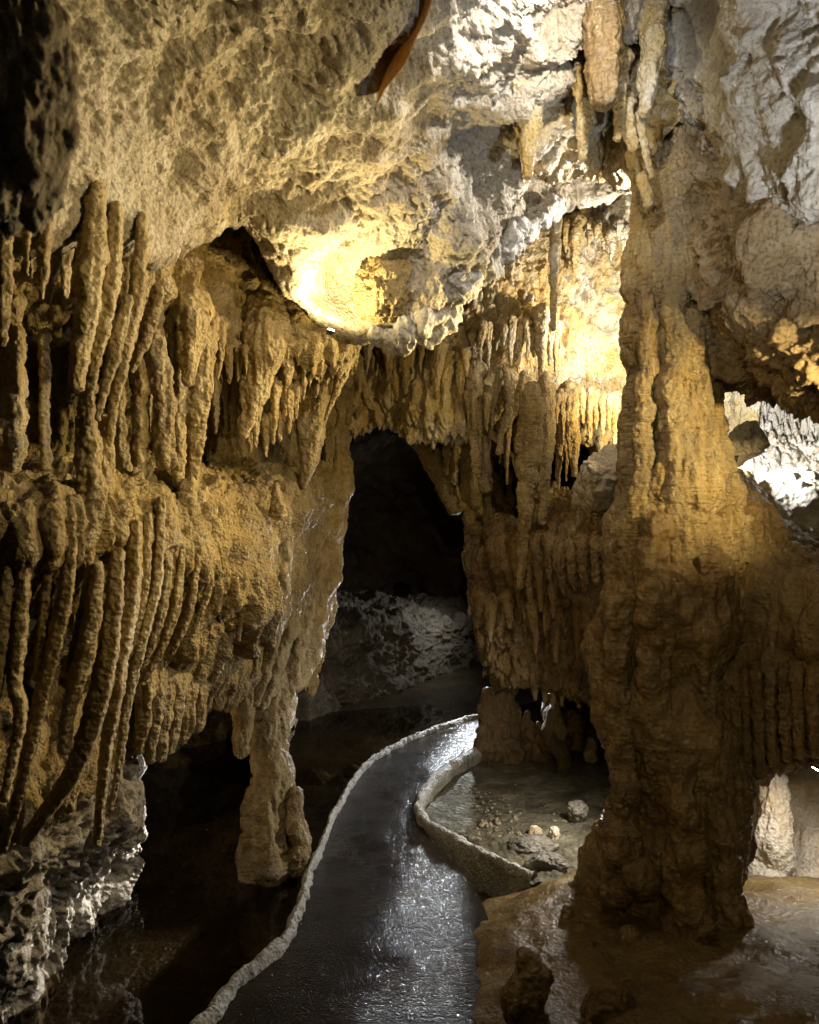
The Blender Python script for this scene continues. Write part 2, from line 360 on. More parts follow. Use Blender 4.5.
# ------------------------------------------------------------------ tubes: stalactites, columns, ribs
def tube(name, pts, rad, mat, seed=0, lobes=0.12, nlob=3, knob=0.10, ripple=0.0, rough=0.05, sp=0.007, cap=(True, True), parent=None, origin=None, squash=1.0, bumpy=1.0, wob=0.5, groove=0.16):
    pts = np.array(pts, float); rad = np.array(rad, float)
    A = np.concatenate([pts, rad[:, None]], 1)
    t = arc_t(pts, sp); S = catmull(A, t); C = S[:, :3]; R = np.maximum(S[:, 3], 0.0012)
    nseg = int(np.clip(2 * math.pi * R.max() / sp, 10, 260))
    th = np.linspace(0, 2 * math.pi, nseg, endpoint=False)
    zc = np.concatenate([[0], np.cumsum(np.linalg.norm(np.diff(C, axis=0), axis=1))]) / (0.03 + 1.5 * R.mean())
    C = C + wob * R[:, None] * np.stack([perlin(np.stack([zc, zc * 0 + seed * 1.7, zc * 0], 1)), perlin(np.stack([zc, zc * 0 + seed * 2.9, zc * 0 + 5], 1)), 0 * zc], 1)
    T = np.gradient(C, axis=0); T /= np.linalg.norm(T, axis=1, keepdims=True) + 1e-9
    up = np.array([0.0, 1.0, 0.0]) if abs(T[:, 1]).mean() < 0.8 else np.array([1.0, 0, 0])
    X = np.cross(T, up); X /= np.linalg.norm(X, axis=1, keepdims=True); Y = np.cross(X, T)
    so = seed * 3.71
    zz = np.concatenate([[0], np.cumsum(np.linalg.norm(np.diff(C, axis=0), axis=1))])
    rr = np.random.RandomState(seed + 11)
    ph = rr.rand(4) * 6.28
    L = np.ones((len(C), nseg))
    dirs = np.stack([np.cos(th), np.sin(th)], 1)
    base = C[:, None, :] + (X[:, None, :] * dirs[None, :, :1] + Y[:, None, :] * dirs[None, :, 1:] * squash) * R[:, None, None]
    pf = base.reshape(-1, 3) + so
    Rm = np.repeat(R, nseg)
    g = 0.02 + 0.5 * Rm.mean()
    tw = zz * 1.5
    L += lobes * (np.cos(nlob * th[None, :] + ph[0] + tw[:, None]) * 0.6 + np.cos((nlob + 2) * th[None, :] + ph[1] - tw[:, None] * 0.7) * 0.5)
    kn = fbm(np.stack([zz / (g * 2.2) + so, zz * 0 + so, zz * 0], 1), 3)
    L += knob * kn[:, None]
    q = pf + 0.3 * g * np.stack([perlin(pf / g), perlin(pf / g + 31), perlin(pf / g + 57)], 1)
    ks = 0.016 + 0.32 * min(Rm.mean(), 0.06)
    D = (Rm * rough * 2.0 * fbm(pf / max(g * 1.6, 0.02), 3)
         + 0.42 * np.minimum(Rm, 0.035) * (0.5 - worley(q / ks * SC(1, 1, 0.62))) * bumpy
         + groove * np.minimum(Rm, 0.05) * (ridged(pf * SC(1, 1, 0.12) / ks * 0.8, 2)) * bumpy
         + 0.004 * fbm(pf * 60, 3))
    if ripple:
        D = D + ripple * 1.6 * perlin(np.stack([pf[:, 0] * 22, pf[:, 1] * 22, pf[:, 2] * 75], 1)) * np.clip(Rm / 0.02, 0, 1)
    out = base - C[:, None, :]
    nrm = out / (np.linalg.norm(out, axis=-1, keepdims=True) + 1e-9)
    V = C[:, None, :] + out * L[..., None] + nrm * D.reshape(len(C), nseg, 1)
    V = V.reshape(-1, 3)
    Q = grid_quads(len(C), nseg, True)
    # close the ends with a fan made of degenerate-free quads: an extra tiny ring
    k = len(V)
    ends = []
    for which, idx in ((0, 0), (1, len(C) - 1)):
        ring = np.arange(idx * nseg, (idx + 1) * nseg)
        cpt = V[ring].mean(0); dirn = -T[idx] if which == 0 else T[idx]
        small = cpt + (V[ring] - cpt) * 0.45 + dirn * R[idx] * 0.45
        tiny = cpt + (V[ring] - cpt) * 0.02 + dirn * R[idx] * 0.6
        s0 = k; V = np.concatenate([V, small, tiny]); k += 2 * nseg
        j = np.arange(nseg); j2 = (j + 1) % nseg
        q1 = np.stack([ring[j], ring[j2], s0 + j2, s0 + j], 1); q2 = np.stack([s0 + j, s0 + j2, s0 + nseg + j2, s0 + nseg + j], 1)
        if which == 0: q1 = q1[:, ::-1]; q2 = q2[:, ::-1]
        ends += [q1, q2]
    Q = np.concatenate([Q] + ends)
    return mesh_obj(name, V, Q, mat, parent, origin if origin is not None else pts[0])

ORD = "zeroth first second third fourth fifth sixth seventh eighth ninth tenth eleventh twelfth thirteenth fourteenth fifteenth sixteenth seventeenth eighteenth nineteenth twentieth".split()
_seed = [100]
def drips(items, where, group, mat, kind="stalactite", word="stalactite", flare=1.35, knob=0.10, ripple=0.0012, lobes=0.10, adj=None, bumpy=0.75, root=1.0, slim=1.0, rise=1.5, wob=0.4, rough=0.05, tip=1.0, rootr=1.0, topn=0.0):
    """items: dicts/tuples (polyline of (px,py), width px top, width px tip, depth[, depth tip]); sorted by tip x they get their labels"""
    items = sorted(items, key=lambda it: it[0][0][0] if kind == "stalagmite" else it[0][-1][0])
    hs = sorted(abs(it[0][-1][1] - it[0][0][1]) for it in items)
    med = hs[len(hs) // 2]
    for i, it in enumerate(items):
        pl, w0, w1, d0 = it[:4]; d1 = it[4] if len(it) > 4 and it[4] else d0
        txt = it[5] if len(it) > 5 else None
        n = len(pl)
        ds = np.linspace(d0, d1, n)
        pts = [P(x, y, d) for (x, y), d in zip(pl, ds)]
        ws = np.linspace(0, 1, n)
        if n == 2:
            a, b = pts; pts = [a, a * 0.65 + b * 0.35, a * 0.3 + b * 0.7, b]; ws = np.array([0, .35, .7, 1.0]); ds = np.linspace(d0, d1, 4)
        w1 = w1 * tip; prof = (w0 + (w1 - w0) * ws ** 1.15) * (1 - topn * (1 - np.clip(ws / 0.3, 0, 1)))
        rad = 0.5 * prof / F * ds * slim
        # root flares into the rock above
        back = pts[0] - CAMP; back[2] = 0; back /= np.linalg.norm(back)
        r0 = rad[0]
        a1 = pts[0] + np.array([0, 0, r0 * rise]) + back * r0 * root * 1.6
        a2 = pts[0] + np.array([0, 0, r0 * rise * 1.15]) + back * r0 * root * 4.0
        if kind in ("stalagmite",): a1 = pts[0]; 
        pts = [a2, a1] + list(pts); rad = np.concatenate([[r0 * flare * 1.1 * rootr, r0 * flare * (0.4 + 0.6 * rootr)], rad])
        _seed[0] += 1
        o = tube(kind, pts, rad, mat, seed=_seed[0], knob=knob, ripple=ripple, lobes=lobes, sp=max(0.004, 0.0015 * d0), origin=pts[0], bumpy=bumpy, wob=wob, rough=rough)
        h = abs(pl[-1][1] - pl[0][1]); wm = max(w0, w1)
        look = ("long" if h > 1.35 * med else "short" if h < 0.7 * med else "")
        thick = "slender" if wm < h * 0.16 else "stout" if wm > h * 0.4 else ""
        end = " blunt-ended" if w1 > 0.55 * w0 and w1 > 7 else ""
        lead = adj or look or thick
        lab = txt or f"{lead}{end} {word}, {ORD[i+1]} from the left {where}".strip()
        tag(o, lab, word.split()[-1], group)

# ================================================================== SETTING
# outer rock shell, closes the cave in every direction
def shell():
    nu, nv = 220, 130
    u = np.linspace(0, 2 * math.pi, nu, endpoint=False); v = np.linspace(0.02, math.pi - 0.02, nv)
    x = np.outer(np.sin(v), np.cos(u)); y = np.outer(np.sin(v), np.sin(u)); z = np.outer(np.cos(v), np.ones(nu))
    V = np.stack([x * 5.0, 4.5 + y * 8.0, 1.4 + z * 3.2], -1).reshape(-1, 3)
    nn = np.stack([x, y, z], -1).reshape(-1, 3)
    V = V - nn * (0.35 * fbm(V * 0.8, 4) + 0.1 * ridged(V * 2.2, 3))[:, None]
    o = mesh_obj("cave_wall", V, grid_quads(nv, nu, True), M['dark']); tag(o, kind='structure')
shell()
# ground: one sheet under everything
def ground():
    xs = np.linspace(-6, 6, 260); ys = np.linspace(-4.5, 13, 380)
    X, Y = np.meshgrid(xs, ys); V = np.stack([X, Y, 0 * X], -1).reshape(-1, 3)
    z = -0.16 + 0.03 * fbm(V * 1.7, 4) + 0.008 * fbm(V * 15, 2)
    bank = sstep(5.6, 6.8, V[:, 1] + 0.25 * fbm(V * 1.2 + 4, 3) - 0.5 * (V[:, 0] + 0.3))
    bank = np.maximum(bank, sstep(0.45, 0.75, V[:, 0] - 0.0) * sstep(5.2, 5.5, V[:, 1]))
    z = -0.16 + (z + 0.16) * (1 - 0.75 * bank) + bank * 0.142
    V[:, 2] = z
    o = mesh_obj("ground", V, grid_quads(len(ys), len(xs)), M['floor']); tag(o, kind='structure')
ground()

def strip(name, left, right, mat, zl=0.0, zr=0.0, n=240, m=40, rough=0.004):
    Lc = catmull(np.array(left), np.linspace(0, len(left) - 1, n)); Rc = catmull(np.array(right), np.linspace(0, len(right) - 1, n))
    s = np.linspace(0, 1, m)[None, :, None]
    V = (Lc[:, None] * (1 - s) + Rc[:, None] * s).reshape(-1, 3)
    V[:, 2] += rough * fbm(V * 6, 3)
    o = mesh_obj(name, V, grid_quads(n, m), mat); return o
LEFT = [(150, 1100), (192, 1035), (232, 990), (285, 940), (305, 890), (322, 845), (345, 795), (372, 762), (418, 737), (478, 717), (540, 700)]
RIGHT = [(520, 1100), (505, 1035), (500, 980), (492, 930), (470, 880), (430, 838), (418, 812), (428, 788), (456, 764), (492, 744), (560, 728)]
tag(strip("path", [G(*p) for p in LEFT], [G(*p) for p in RIGHT], M['path']), kind='structure')

def water(name, poly, z, mat):
    pts = [G(x, y, z) for x, y in poly]
    V = np.array(pts); V[:, 2] = z
    me = bpy.data.meshes.new(name); me.from_pydata(V.tolist(), [], [list(range(len(V)))]); me.update(); me.materials.append(mat)
    o = bpy.data.objects.new(name, me); COL.objects.link(o); tag(o, kind='structure'); return o
water("water", [(-900, 1150), (160, 1100), (200, 1035), (240, 990), (292, 940), (310, 890), (326, 845), (349, 795), (376, 762), (420, 738), (470, 722), (430, 704), (330, 712), (200, 715), (-50, 730), (-600, 800)], -0.035, M['water_left'])
def right_pool():
    z = 0.03
    poly = [(492, 746), (462, 764), (434, 788), (424, 808), (434, 826), (480, 852), (532, 878), (592, 874), (640, 860), (700, 820), (760, 770), (760, 735), (640, 728), (540, 730)]
    water("water", poly, z, M['water_right'])
    # bed of silt and gravel below it
    xs = np.linspace(-0.05, 1.9, 300); ys = np.linspace(3.2, 5.8, 330)
    X, Y = np.meshgrid(xs, ys); V = np.stack([X, Y, 0 * X], -1).reshape(-1, 3)
    near = sstep(4.3, 3.5, V[:, 1])
    V[:, 2] = -0.035 + 0.05 * near * 0.7 + 0.012 * fbm(V * 4, 3) + near * (0.014 * ridged(V * 7, 3) + 0.008 * fbm(V * 25, 3)) - 0.1 * sstep(0.3, 0.0, V[:, 0] - 0.06) * 0
    # keep only the part inside the pool outline
    pp = np.array([G(x, y, z)[:2] for x, y in poly])
    c = pp.mean(0); pp = c + (pp - c) * 1.02
    inside = np.zeros(len(V), bool); j = len(pp) - 1
    for i in range(len(pp)):
        xi, yi = pp[i]; xj, yj = pp[j]
        cond = ((yi > V[:, 1]) != (yj > V[:, 1])) & (V[:, 0] < (xj - xi) * (V[:, 1] - yi) / (yj - yi + 1e-12) + xi)
        inside ^= cond; j = i
    Q = grid_quads(len(ys), len(xs)); Q = Q[inside[Q].all(1)]
    o = mesh_obj("pool_bed", V, Q, M['bed']); tag(o, kind='structure')
right_pool()

# ---- ceiling
def ceil_disp(p, n, v):
    e = 1 + 1.0 * np.exp(-((p - P(545, 90, 2.8)) ** 2).sum(1) / 0.55 ** 2)
    D = d_ceil(1.0)(p, n, v) * e
    g = np.exp(-((p - P(350, 286, 3.07)) ** 2).sum(1) / 0.15 ** 2)
    return D - 0.19 * g + sstep(0.05, 0.5, g) * (0.022 * fbm(p * 16, 4) + 0.012 * (0.5 - worley(p * 30)))
tag(sheet("cave_ceiling", [
    [(-520, -420, 1.0), (-300, -420, 1.05), (-60, -420, 1.1), (150, -420, 1.15), (300, -420, 1.15), (380, -420, 1.18), (450, -420, 1.2), (600, -420, 1.35), (760, -420, 1.4), (1000, -420, 1.4)],
    [(-350, -40, 1.35), (-120, 0, 1.45), (20, 0, 1.65), (150, 0, 1.95), (300, 0, 2.05), (375, 0, 2.12), (440, 0, 2.2), (540, 0, 2.55), (700, 0, 2.9), (950, 0, 2.8)],
    [(-350, 90, 1.5), (-120, 100, 1.6), (40, 100, 1.8), (150, 110, 2.15), (270, 110, 2.4), (352, 108, 2.5), (425, 100, 2.57), (520, 90, 2.8), (700, 80, 3.2), (950, 80, 3.2)],
    [(-350, 180, 1.55), (-120, 190, 1.7), (60, 170, 1.95), (150, 185, 2.3), (245, 175, 2.65), (325, 190, 2.8), (408, 190, 2.9), (500, 165, 3.05), (600, 150, 3.4), (900, 140, 3.6)],
    [(-350, 225, 1.6), (-120, 230, 1.75), (70, 208, 2.03), (158, 232, 2.4), (235, 208, 2.85), (305, 270, 3.0), (395, 280, 3.15), (482, 225, 3.2), (545, 180, 3.5), (900, 170, 4.0)],
    [(-350, 235, 1.75), (-120, 240, 1.9), (70, 220, 2.14), (162, 248, 2.54), (240, 216, 2.95), (300, 315, 3.15), (392, 332, 3.3), (484, 260, 3.35), (552, 205, 3.6), (900, 190, 4.2)],
    [(-350, 200, 2.3), (-120, 200, 2.4), (70, 190, 2.7), (170, 210, 3.1), (245, 190, 3.4), (305, 250, 3.7), (390, 275, 3.9), (480, 220, 3.9), (550, 180, 4.1), (900, 160, 4.6)],
], M['ceil'], ceil_disp, sp=0.0065), kind='structure')
_rim = [(372, 336, 3.2, 9), (398, 338, 3.22, 12), (430, 322, 3.24, 14), (452, 294, 3.26, 13), (480, 266, 3.28, 14), (515, 238, 3.34, 11), (540, 216, 3.42, 10), (556, 202, 3.5, 8)]
tag(tube("ceiling_ledge", [P(x, y, d) for x, y, d, r in _rim], [r / F * d for x, y, d, r in _rim], M['grey'], 3, lobes=0.2, knob=0.3, rough=0.3, sp=0.006, bumpy=1.5), kind='structure')
# ragged calcite-crusted rock round the bright shaft
tag(sheet("cave_ceiling", [
    [(470, -200, 1.75), (530, -200, 1.8), (590, -200, 1.95), (640, -200, 1.95), (690, -200, 1.8)],
    [(490, -20, 2.45), (530, -20, 2.55), (575, -20, 2.75), (625, -20, 2.8), (690, -20, 2.6)],
    [(500, 60, 2.72), (532, 60, 2.75), (570, 60, 2.95), (620, 60, 2.98), (690, 60, 2.8)],
    [(512, 120, 2.86), (540, 120, 2.88), (572, 110, 3.15), (618, 110, 3.15), (690, 110, 2.9)],
    [(520, 165, 2.98), (545, 162, 3.02), (578, 150, 3.3), (615, 150, 3.35), (690, 160, 3.05)],
    [(525, 160, 3.3), (550, 150, 3.4), (580, 140, 3.6), (615, 140, 3.7), (690, 150, 3.5)],
], M['white'], lambda p, n, v: d_ceil(1.2)(p, n, v) + d_flow(1.0, 0.05, 9)(p, n, v), sp=0.0065, fringe=(4, 0.6, 0.035, 10)), kind='structure')

RIBS = [
    ([(25, 545), (20, 620), (14, 676), (20, 715), (4, 800)], 24, 16, 1.93, 1.98),
    ([(72, 545), (64, 600), (53, 651), (32, 739), (18, 799), (4, 848)], 24, 15, 2.02, 2.1),
    ([(50, 545), (46, 600), (36, 680)], 18, 12, 2.0, 2.05),
    ([(90, 560), (82, 610), (66, 672)], 14, 8, 2.1, 2.14),
    ([(97, 570), (92, 620), (82, 670), (70, 705), (63, 752)], 26, 22, 2.1, 2.14),
    ([(118, 560), (110, 640), (96, 711), (76, 765), (55, 800), (24, 842)], 32, 22, 2.18, 2.2),
    ([(136, 530), (131, 600), (121, 650), (114, 705), (105, 760), (97, 845)], 28, 15, 2.27, 2.3),
    ([(161, 505), (156, 580), (139, 650), (126, 710), (119, 765), (110, 810)], 20, 9, 2.36, 2.4),
    ([(148, 520), (143, 590), (130, 655)], 18, 12, 2.32, 2.36),
    ([(170, 545), (162, 610), (147, 657)], 16, 10, 2.5, 2.5),
    ([(182, 548), (175, 608), (160, 650), (142, 684)], 16, 10, 2.58, 2.55),
    ([(198, 550), (189, 610), (172, 654)], 18, 10, 2.68, 2.66),
    ([(212, 548), (208, 590), (192, 636)], 14, 8, 2.78, 2.74),
    ([(236, 550), (222, 590), (204, 622), (180, 652)], 20, 12, 2.95, 2.85),
    ([(8, 560), (2, 640), (-8, 720)], 20, 14, 1.9, 1.95),
    ([(248, 555), (243, 600), (238, 642)], 12, 7, 3.02),
    ([(256, 580), (252, 630)], 11, 6, 3.05),
]
def rib_relief(p):
    """the wall swells into a buttress behind every rib"""
    px = CX + p[:, 0] / p[:, 1] * F; py = CY - (p[:, 2] - CAMZ) / p[:, 1] * F
    out = np.zeros(len(p))
    for it in RIBS:
        pl = np.array(it[0], float); dm = np.full(len(p), 1e9)
        for a, b in zip(pl[:-1], pl[1:]):
            ab = b - a; t = np.clip(((px - a[0]) * ab[0] + (py - a[1]) * ab[1]) / (ab @ ab), 0, 1)
            dm = np.minimum(dm, np.hypot(px - a[0] - t * ab[0], py - a[1] - t * ab[1]))
        out = np.maximum(out, np.exp(-(dm / (0.72 * it[1])) ** 2))
    return out
# ---- left wall: recess behind the stalactites, then the flowstone ledge below
tag(sheet("cave_wall", [
    [(-300, 150, 2.0), (-100, 150, 2.1), (50, 150, 2.3), (150, 180, 2.7), (230, 195, 3.3), (300, 240, 3.7), (350, 300, 4.1)],
    [(-300, 240, 2.0), (-100, 240, 2.1), (50, 240, 2.35), (150, 270, 2.6), (230, 280, 3.1), (300, 310, 3.25), (352, 330, 3.5)],
    [(-300, 300, 2.1), (-100, 300, 2.2), (50, 300, 2.55), (150, 320, 2.72), (230, 335, 3.05), (300, 350, 3.2), (356, 352, 3.5)],
    [(-300, 345, 2.6), (-100, 345, 2.75), (50, 345, 3.2), (150, 350, 3.45), (230, 365, 3.65), (300, 380, 3.8), (352, 380, 4.05)],
    [(-300, 480, 2.6), (-100, 480, 2.75), (50, 480, 3.2), (150, 480, 3.5), (240, 480, 3.7), (300, 480, 4.0), (345, 470, 4.35)],
], M['gold'], lambda p, n, v: d_flow(0.9, 0.035, 10)(p, n, v) + 0.7 * d_ceil(1.0)(p, n, v) * sstep(2.4, 1.2, v), sp=0.0065, fringe=(2.2, 0.35, 0.09, 16)), kind='structure')
tag(sheet("flowstone_wall", [
    [(-300, 455, 2.7), (-100, 455, 2.8), (0, 460, 3.1), (60, 462, 3.2), (130, 458, 3.5), (190, 455, 3.7), (250, 455, 3.9), (310, 455, 4.2), (345, 420, 4.6)],
    [(-300, 490, 1.85), (-100, 490, 1.9), (0, 490, 2.1), (60, 488, 2.2), (130, 475, 2.5), (190, 490, 2.85), (250, 500, 3.2), (310, 490, 3.75), (345, 470, 4.25)],
    [(-300, 540, 1.75), (-100, 540, 1.8), (0, 540, 1.91), (60, 540, 2.01), (130, 530, 2.25), (190, 540, 2.63), (250, 550, 3.1), (300, 550, 3.65), (340, 540, 4.2)],
    [(-300, 590, 1.95), (-100, 590, 2.0), (0, 600, 2.3), (60, 600, 2.42), (130, 600, 2.64), (190, 595, 2.9), (250, 610, 3.15), (300, 600, 3.65), (335, 600, 4.2)],
    [(-300, 680, 2.0), (-100, 680, 2.05), (0, 680, 2.5), (60, 690, 2.6), (130, 680, 2.82), (190, 650, 2.95), (245, 655, 3.3), (290, 640, 3.7), (325, 650, 4.3)],
    [(-300, 800, 2.0), (-100, 800, 2.05), (0, 810, 2.25), (60, 800, 2.38), (120, 760, 2.72), (185, 715, 3.05), (235, 690, 3.4), (275, 680, 3.8), (315, 680, 4.4)],
    [(-300, 780, 2.5), (-100, 780, 2.6), (0, 770, 2.8), (60, 750, 2.9), (130, 715, 3.3), (190, 680, 3.6), (240, 660, 4.0), (280, 650, 4.4), (318, 640, 4.9)],
], M['gold'], lambda p, n, v: d_flow(1.0, 0.035, 10)(p, n, v) + rib_relief(p) * (0.02 + 0.06 * sstep(1.8, 3.0, v) * sstep(5.2, 3.6, v)), sp=0.0062, fringe=(5, 0.4, 0.06, 14)), kind='structure')
# ---- pocked rock at the water line, lower left
tag(sheet("rock_ledge", [
    [(-320, 720, 2.0), (-100, 740, 2.2), (0, 790, 2.5), (60, 770, 2.75), (105, 750, 3.0), (125, 750, 3.4)],
    [(-320, 780, 1.85), (-100, 800, 2.0), (0, 830, 2.3), (60, 800, 2.5), (112, 775, 2.8), (132, 765, 3.2)],
    [(-320, 850, 1.75), (-100, 860, 1.95), (0, 880, 2.2), (60, 860, 2.4), (112, 840, 2.7), (138, 830, 3.15)],
    [(-320, 950, 1.8), (-100, 960, 2.05), (0, 940, 2.3), (55, 920, 2.5), (98, 900, 2.85), (128, 870, 3.3)],
    [(-320, 1060, 2.1), (-100, 1060, 2.25), (-5, 1015, 2.5), (40, 975, 2.72), (85, 930, 3.05), (122, 890, 3.45)],
    [(-320, 1060, 2.5), (-100, 1040, 2.6), (-10, 980, 2.9), (30, 950, 3.05), (80, 900, 3.4), (120, 870, 3.8)],
], M['pale'], d_pock(1.15), sp=0.0065), kind='structure')

# ---- back wall above the tunnel mouth
tag(sheet("cave_wall", [
    [(300, 200, 4.3), (400, 200, 4.4), (480, 170, 4.4), (560, 100, 4.5), (640, 0, 4.5), (760, 0, 4.6)],
    [(320, 330, 4.2), (400, 325, 4.25), (480, 290, 4.25), (560, 250, 4.55), (640, 240, 4.7), (760, 240, 4.8)],
    [(325, 370, 4.1), (395, 370, 4.15), (450, 370, 4.05), (548, 345, 4.4), (640, 380, 4.6), (760, 390, 4.7)],
    [(330, 418, 4.25), (385, 418, 4.25), (450, 428, 4.1), (545, 402, 4.42), (640, 440, 4.7), (760, 460, 4.8)],
    [(335, 425, 4.5), (385, 425, 4.45), (450, 436, 4.3), (545, 412, 4.7), (640, 480, 4.5), (760, 500, 4.6)],
    [(340, 410, 5.3), (390, 410, 5.2), (455, 425, 5.0), (545, 400, 5.6), (640, 500, 4.4), (760, 520, 4.4)],
], M['white'], lambda p, n, v: d_flow(1.1, 0.045, 13, 2.0)(p, n, v) + 0.02 * ridged(p * SC(14, 14, 9), 3) * sstep(2.6, 1.2, v), sp=0.0075, fringe=(3.1, 0.5, 0.07, 16)), kind='structure')
# ---- tunnel
def tunnel():
    rings = []
    out = [(280, 735), (290, 640), (318, 540), (335, 450), (375, 415), (425, 412), (470, 425), (520, 480), (540, 580), (560, 720), (480, 760), (380, 760)]
    for d, sx, sy, cx, cy in ((4.7, 1.0, 1.0, 0, 0), (5.6, 1.12, 1.0, -5, 0), (7.0, 1.0, 0.9, -8, 2), (8.6, 0.85, 0.75, -12, 0), (10.0, 0.6, 0.5, -15, 0), (10.6, 0.1, 0.1, -15, 0)):
        rings.append([(415 + cx + (x - 415) * sx, (600 + cy + (y - 600) * sy) if y < 700 else 512 + 1.85 * F / d, d) for x, y in out + [out[0]]])
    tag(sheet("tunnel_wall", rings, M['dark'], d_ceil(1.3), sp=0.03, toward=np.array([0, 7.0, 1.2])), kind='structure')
tunnel()
# far bank with the coral-like wall and its pale ledge
tag(sheet("cave_wall", [
    [(60, 560, 6.6), (200, 570, 6.8), (300, 590, 7.6), (345, 596, 8.2), (400, 600, 8.6), (450, 603, 9.0), (500, 605, 9.5)],
    [(60, 600, 5.4), (200, 610, 5.7), (300, 614, 6.4), (345, 616, 6.75), (400, 618, 7.3), (450, 618, 8.1), (500, 615, 8.8)],
    [(60, 620, 5.2), (200, 628, 5.5), (300, 626, 6.2), (345, 627, 6.5), (400, 627, 7.1), (450, 624, 7.9), (500, 620, 8.6)],
    [(60, 680, 5.1), (200, 690, 5.4), (300, 675, 6.15), (345, 672, 6.5), (400, 655, 7.05), (450, 642, 7.9), (500, 635, 8.6)],
    [(60, 760, 5.0), (200, 748, 5.35), (300, 718, 6.0), (345, 702, 6.45), (400, 688, 6.95), (450, 670, 7.8), (500, 660, 8.6)],
    [(60, 790, 5.0), (200, 765, 5.35), (300, 735, 6.0), (345, 716, 6.45), (400, 698, 6.95), (450, 680, 7.8), (500, 670, 8.6)],
], M['bank'], d_coral(1.0), sp=0.011), kind='structure')

# ---- hanging mass between tunnel and column
tag(sheet("flowstone_wall", [
    [(462, 440, 4.9), (510, 470, 5.3), (545, 480, 5.2), (580, 490, 4.7), (630, 470, 3.9), (680, 470, 3.6)],
    [(462, 510, 4.7), (500, 520, 4.9), (540, 532, 4.6), (575, 515, 4.0), (620, 505, 3.5), (680, 500, 3.3)],
    [(466, 560, 4.4), (495, 545, 4.3), (530, 545, 4.0), (570, 540, 3.75), (612, 545, 3.4), (680, 545, 3.2)],
    [(470, 600, 4.4), (495, 600, 4.25), (530, 598, 4.05), (570, 580, 3.9), (605, 590, 3.5), (680, 600, 3.3)],
    [(476, 640, 4.5), (500, 640, 4.4), (535, 640, 4.3), (575, 630, 4.2), (612, 650, 3.9), (680, 650, 3.6)],
    [(484, 668, 4.7), (510, 672, 4.6), (545, 678, 4.5), (580, 690, 4.45), (615, 700, 4.2), (680, 700, 3.8)],
    [(484, 655, 5.3), (510, 662, 5.3), (545, 668, 5.3), (585, 675, 5.2), (625, 690, 4.8), (680, 700, 4.3)],
    [(490, 640, 6.2), (520, 650, 6.2), (560, 655, 6.2), (600, 660, 6.0), (640, 680, 5.4), (690, 700, 4.8)],
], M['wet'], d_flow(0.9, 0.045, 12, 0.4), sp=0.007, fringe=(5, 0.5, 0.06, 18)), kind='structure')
# wall right behind the pool, under the mass
tag(sheet("cave_wall", [
    [(545, 660, 5.9), (590, 670, 5.6), (640, 680, 5.2), (720, 680, 4.9)],
    [(550, 700, 5.75), (590, 700, 5.45), (640, 700, 5.15), (720, 700, 4.8)],
    [(556, 745, 5.3), (590, 745, 5.2), (640, 745, 5.1), (720, 745, 4.9)],
    [(556, 760, 5.25), (590, 760, 5.1), (640, 760, 5.0), (720, 760, 4.8)],
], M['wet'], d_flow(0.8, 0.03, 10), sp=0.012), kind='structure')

# ---- right: pale ceiling block above, brown ribbed mass below it
tag(sheet("cave_ceiling", [
    [(610, -420, 1.45), (700, -420, 1.35), (770, -420, 1.3), (840, -420, 1.2), (920, -420, 1.15), (1200, -420, 1.0)],
    [(650, -20, 2.72), (695, 0, 2.5), (740, 0, 2.2), (800, 0, 1.95), (880, 0, 1.8), (1150, 0, 1.5)],
    [(664, 70, 2.85), (700, 90, 2.6), (740, 100, 2.32), (800, 100, 2.02), (880, 100, 1.85), (1150, 100, 1.5)],
    [(674, 120, 2.95), (708, 140, 2.75), (745, 160, 2.42), (800, 185, 2.12), (880, 200, 1.95), (1150, 210, 1.6)],
    [(678, 140, 3.05), (710, 165, 2.88), (748, 185, 2.6), (802, 208, 2.3), (880, 222, 2.1), (1150, 235, 1.75)],
    [(682, 120, 3.5), (712, 140, 3.4), (750, 160, 3.1), (806, 180, 2.9), (890, 190, 2.7), (1150, 200, 2.3)],
], M['grey'], lambda p, n, v: d_ceil(0.95)(p, n, v) + 0.008 * (0.5 - worley(p * 28)) - 0.05 * sstep(0.25, 0.6, ridged(p * SC(2.6, 2.6, 1.3) + 4, 2)), sp=0.006), kind='structure')
tag(sheet("cave_ceiling", [
    [(668, 90, 3.1), (705, 110, 3.0), (745, 140, 2.75), (800, 180, 2.5), (880, 190, 2.3), (1150, 200, 1.95)],
    [(676, 180, 3.02), (708, 185, 2.88), (748, 195, 2.62), (800, 212, 2.42), (880, 222, 2.22), (1150, 230, 1.85)],
    [(682, 230, 3.02), (712, 235, 2.86), (750, 240, 2.6), (800, 240, 2.38), (880, 250, 2.2), (1150, 255, 1.8)],
    [(700, 270, 3.1), (722, 280, 2.95), (755, 290, 2.75), (800, 290, 2.55), (880, 300, 2.35), (1150, 310, 1.9)],
    [(712, 300, 3.15), (728, 325, 2.98), (758, 335, 2.75), (803, 335, 2.52), (880, 340, 2.32), (1150, 350, 1.9)],
    [(716, 335, 3.2), (730, 358, 3.05), (760, 382, 2.88), (806, 392, 2.65), (880, 400, 2.45), (1150, 410, 2.0)],
    [(714, 330, 3.8), (730, 340, 3.8), (762, 358, 3.7), (812, 370, 3.5), (890, 380, 3.2), (1150, 390, 2.8)],
], M['head'], lambda p, n, v: d_ceil(1.5)(p, n, v) + 0.035 * ridged(p * SC(5, 5, 9), 3) - 0.09 * sstep(0.1, 0.5, fbm(p * 4.5 + 2, 2)), sp=0.006), kind='structure')
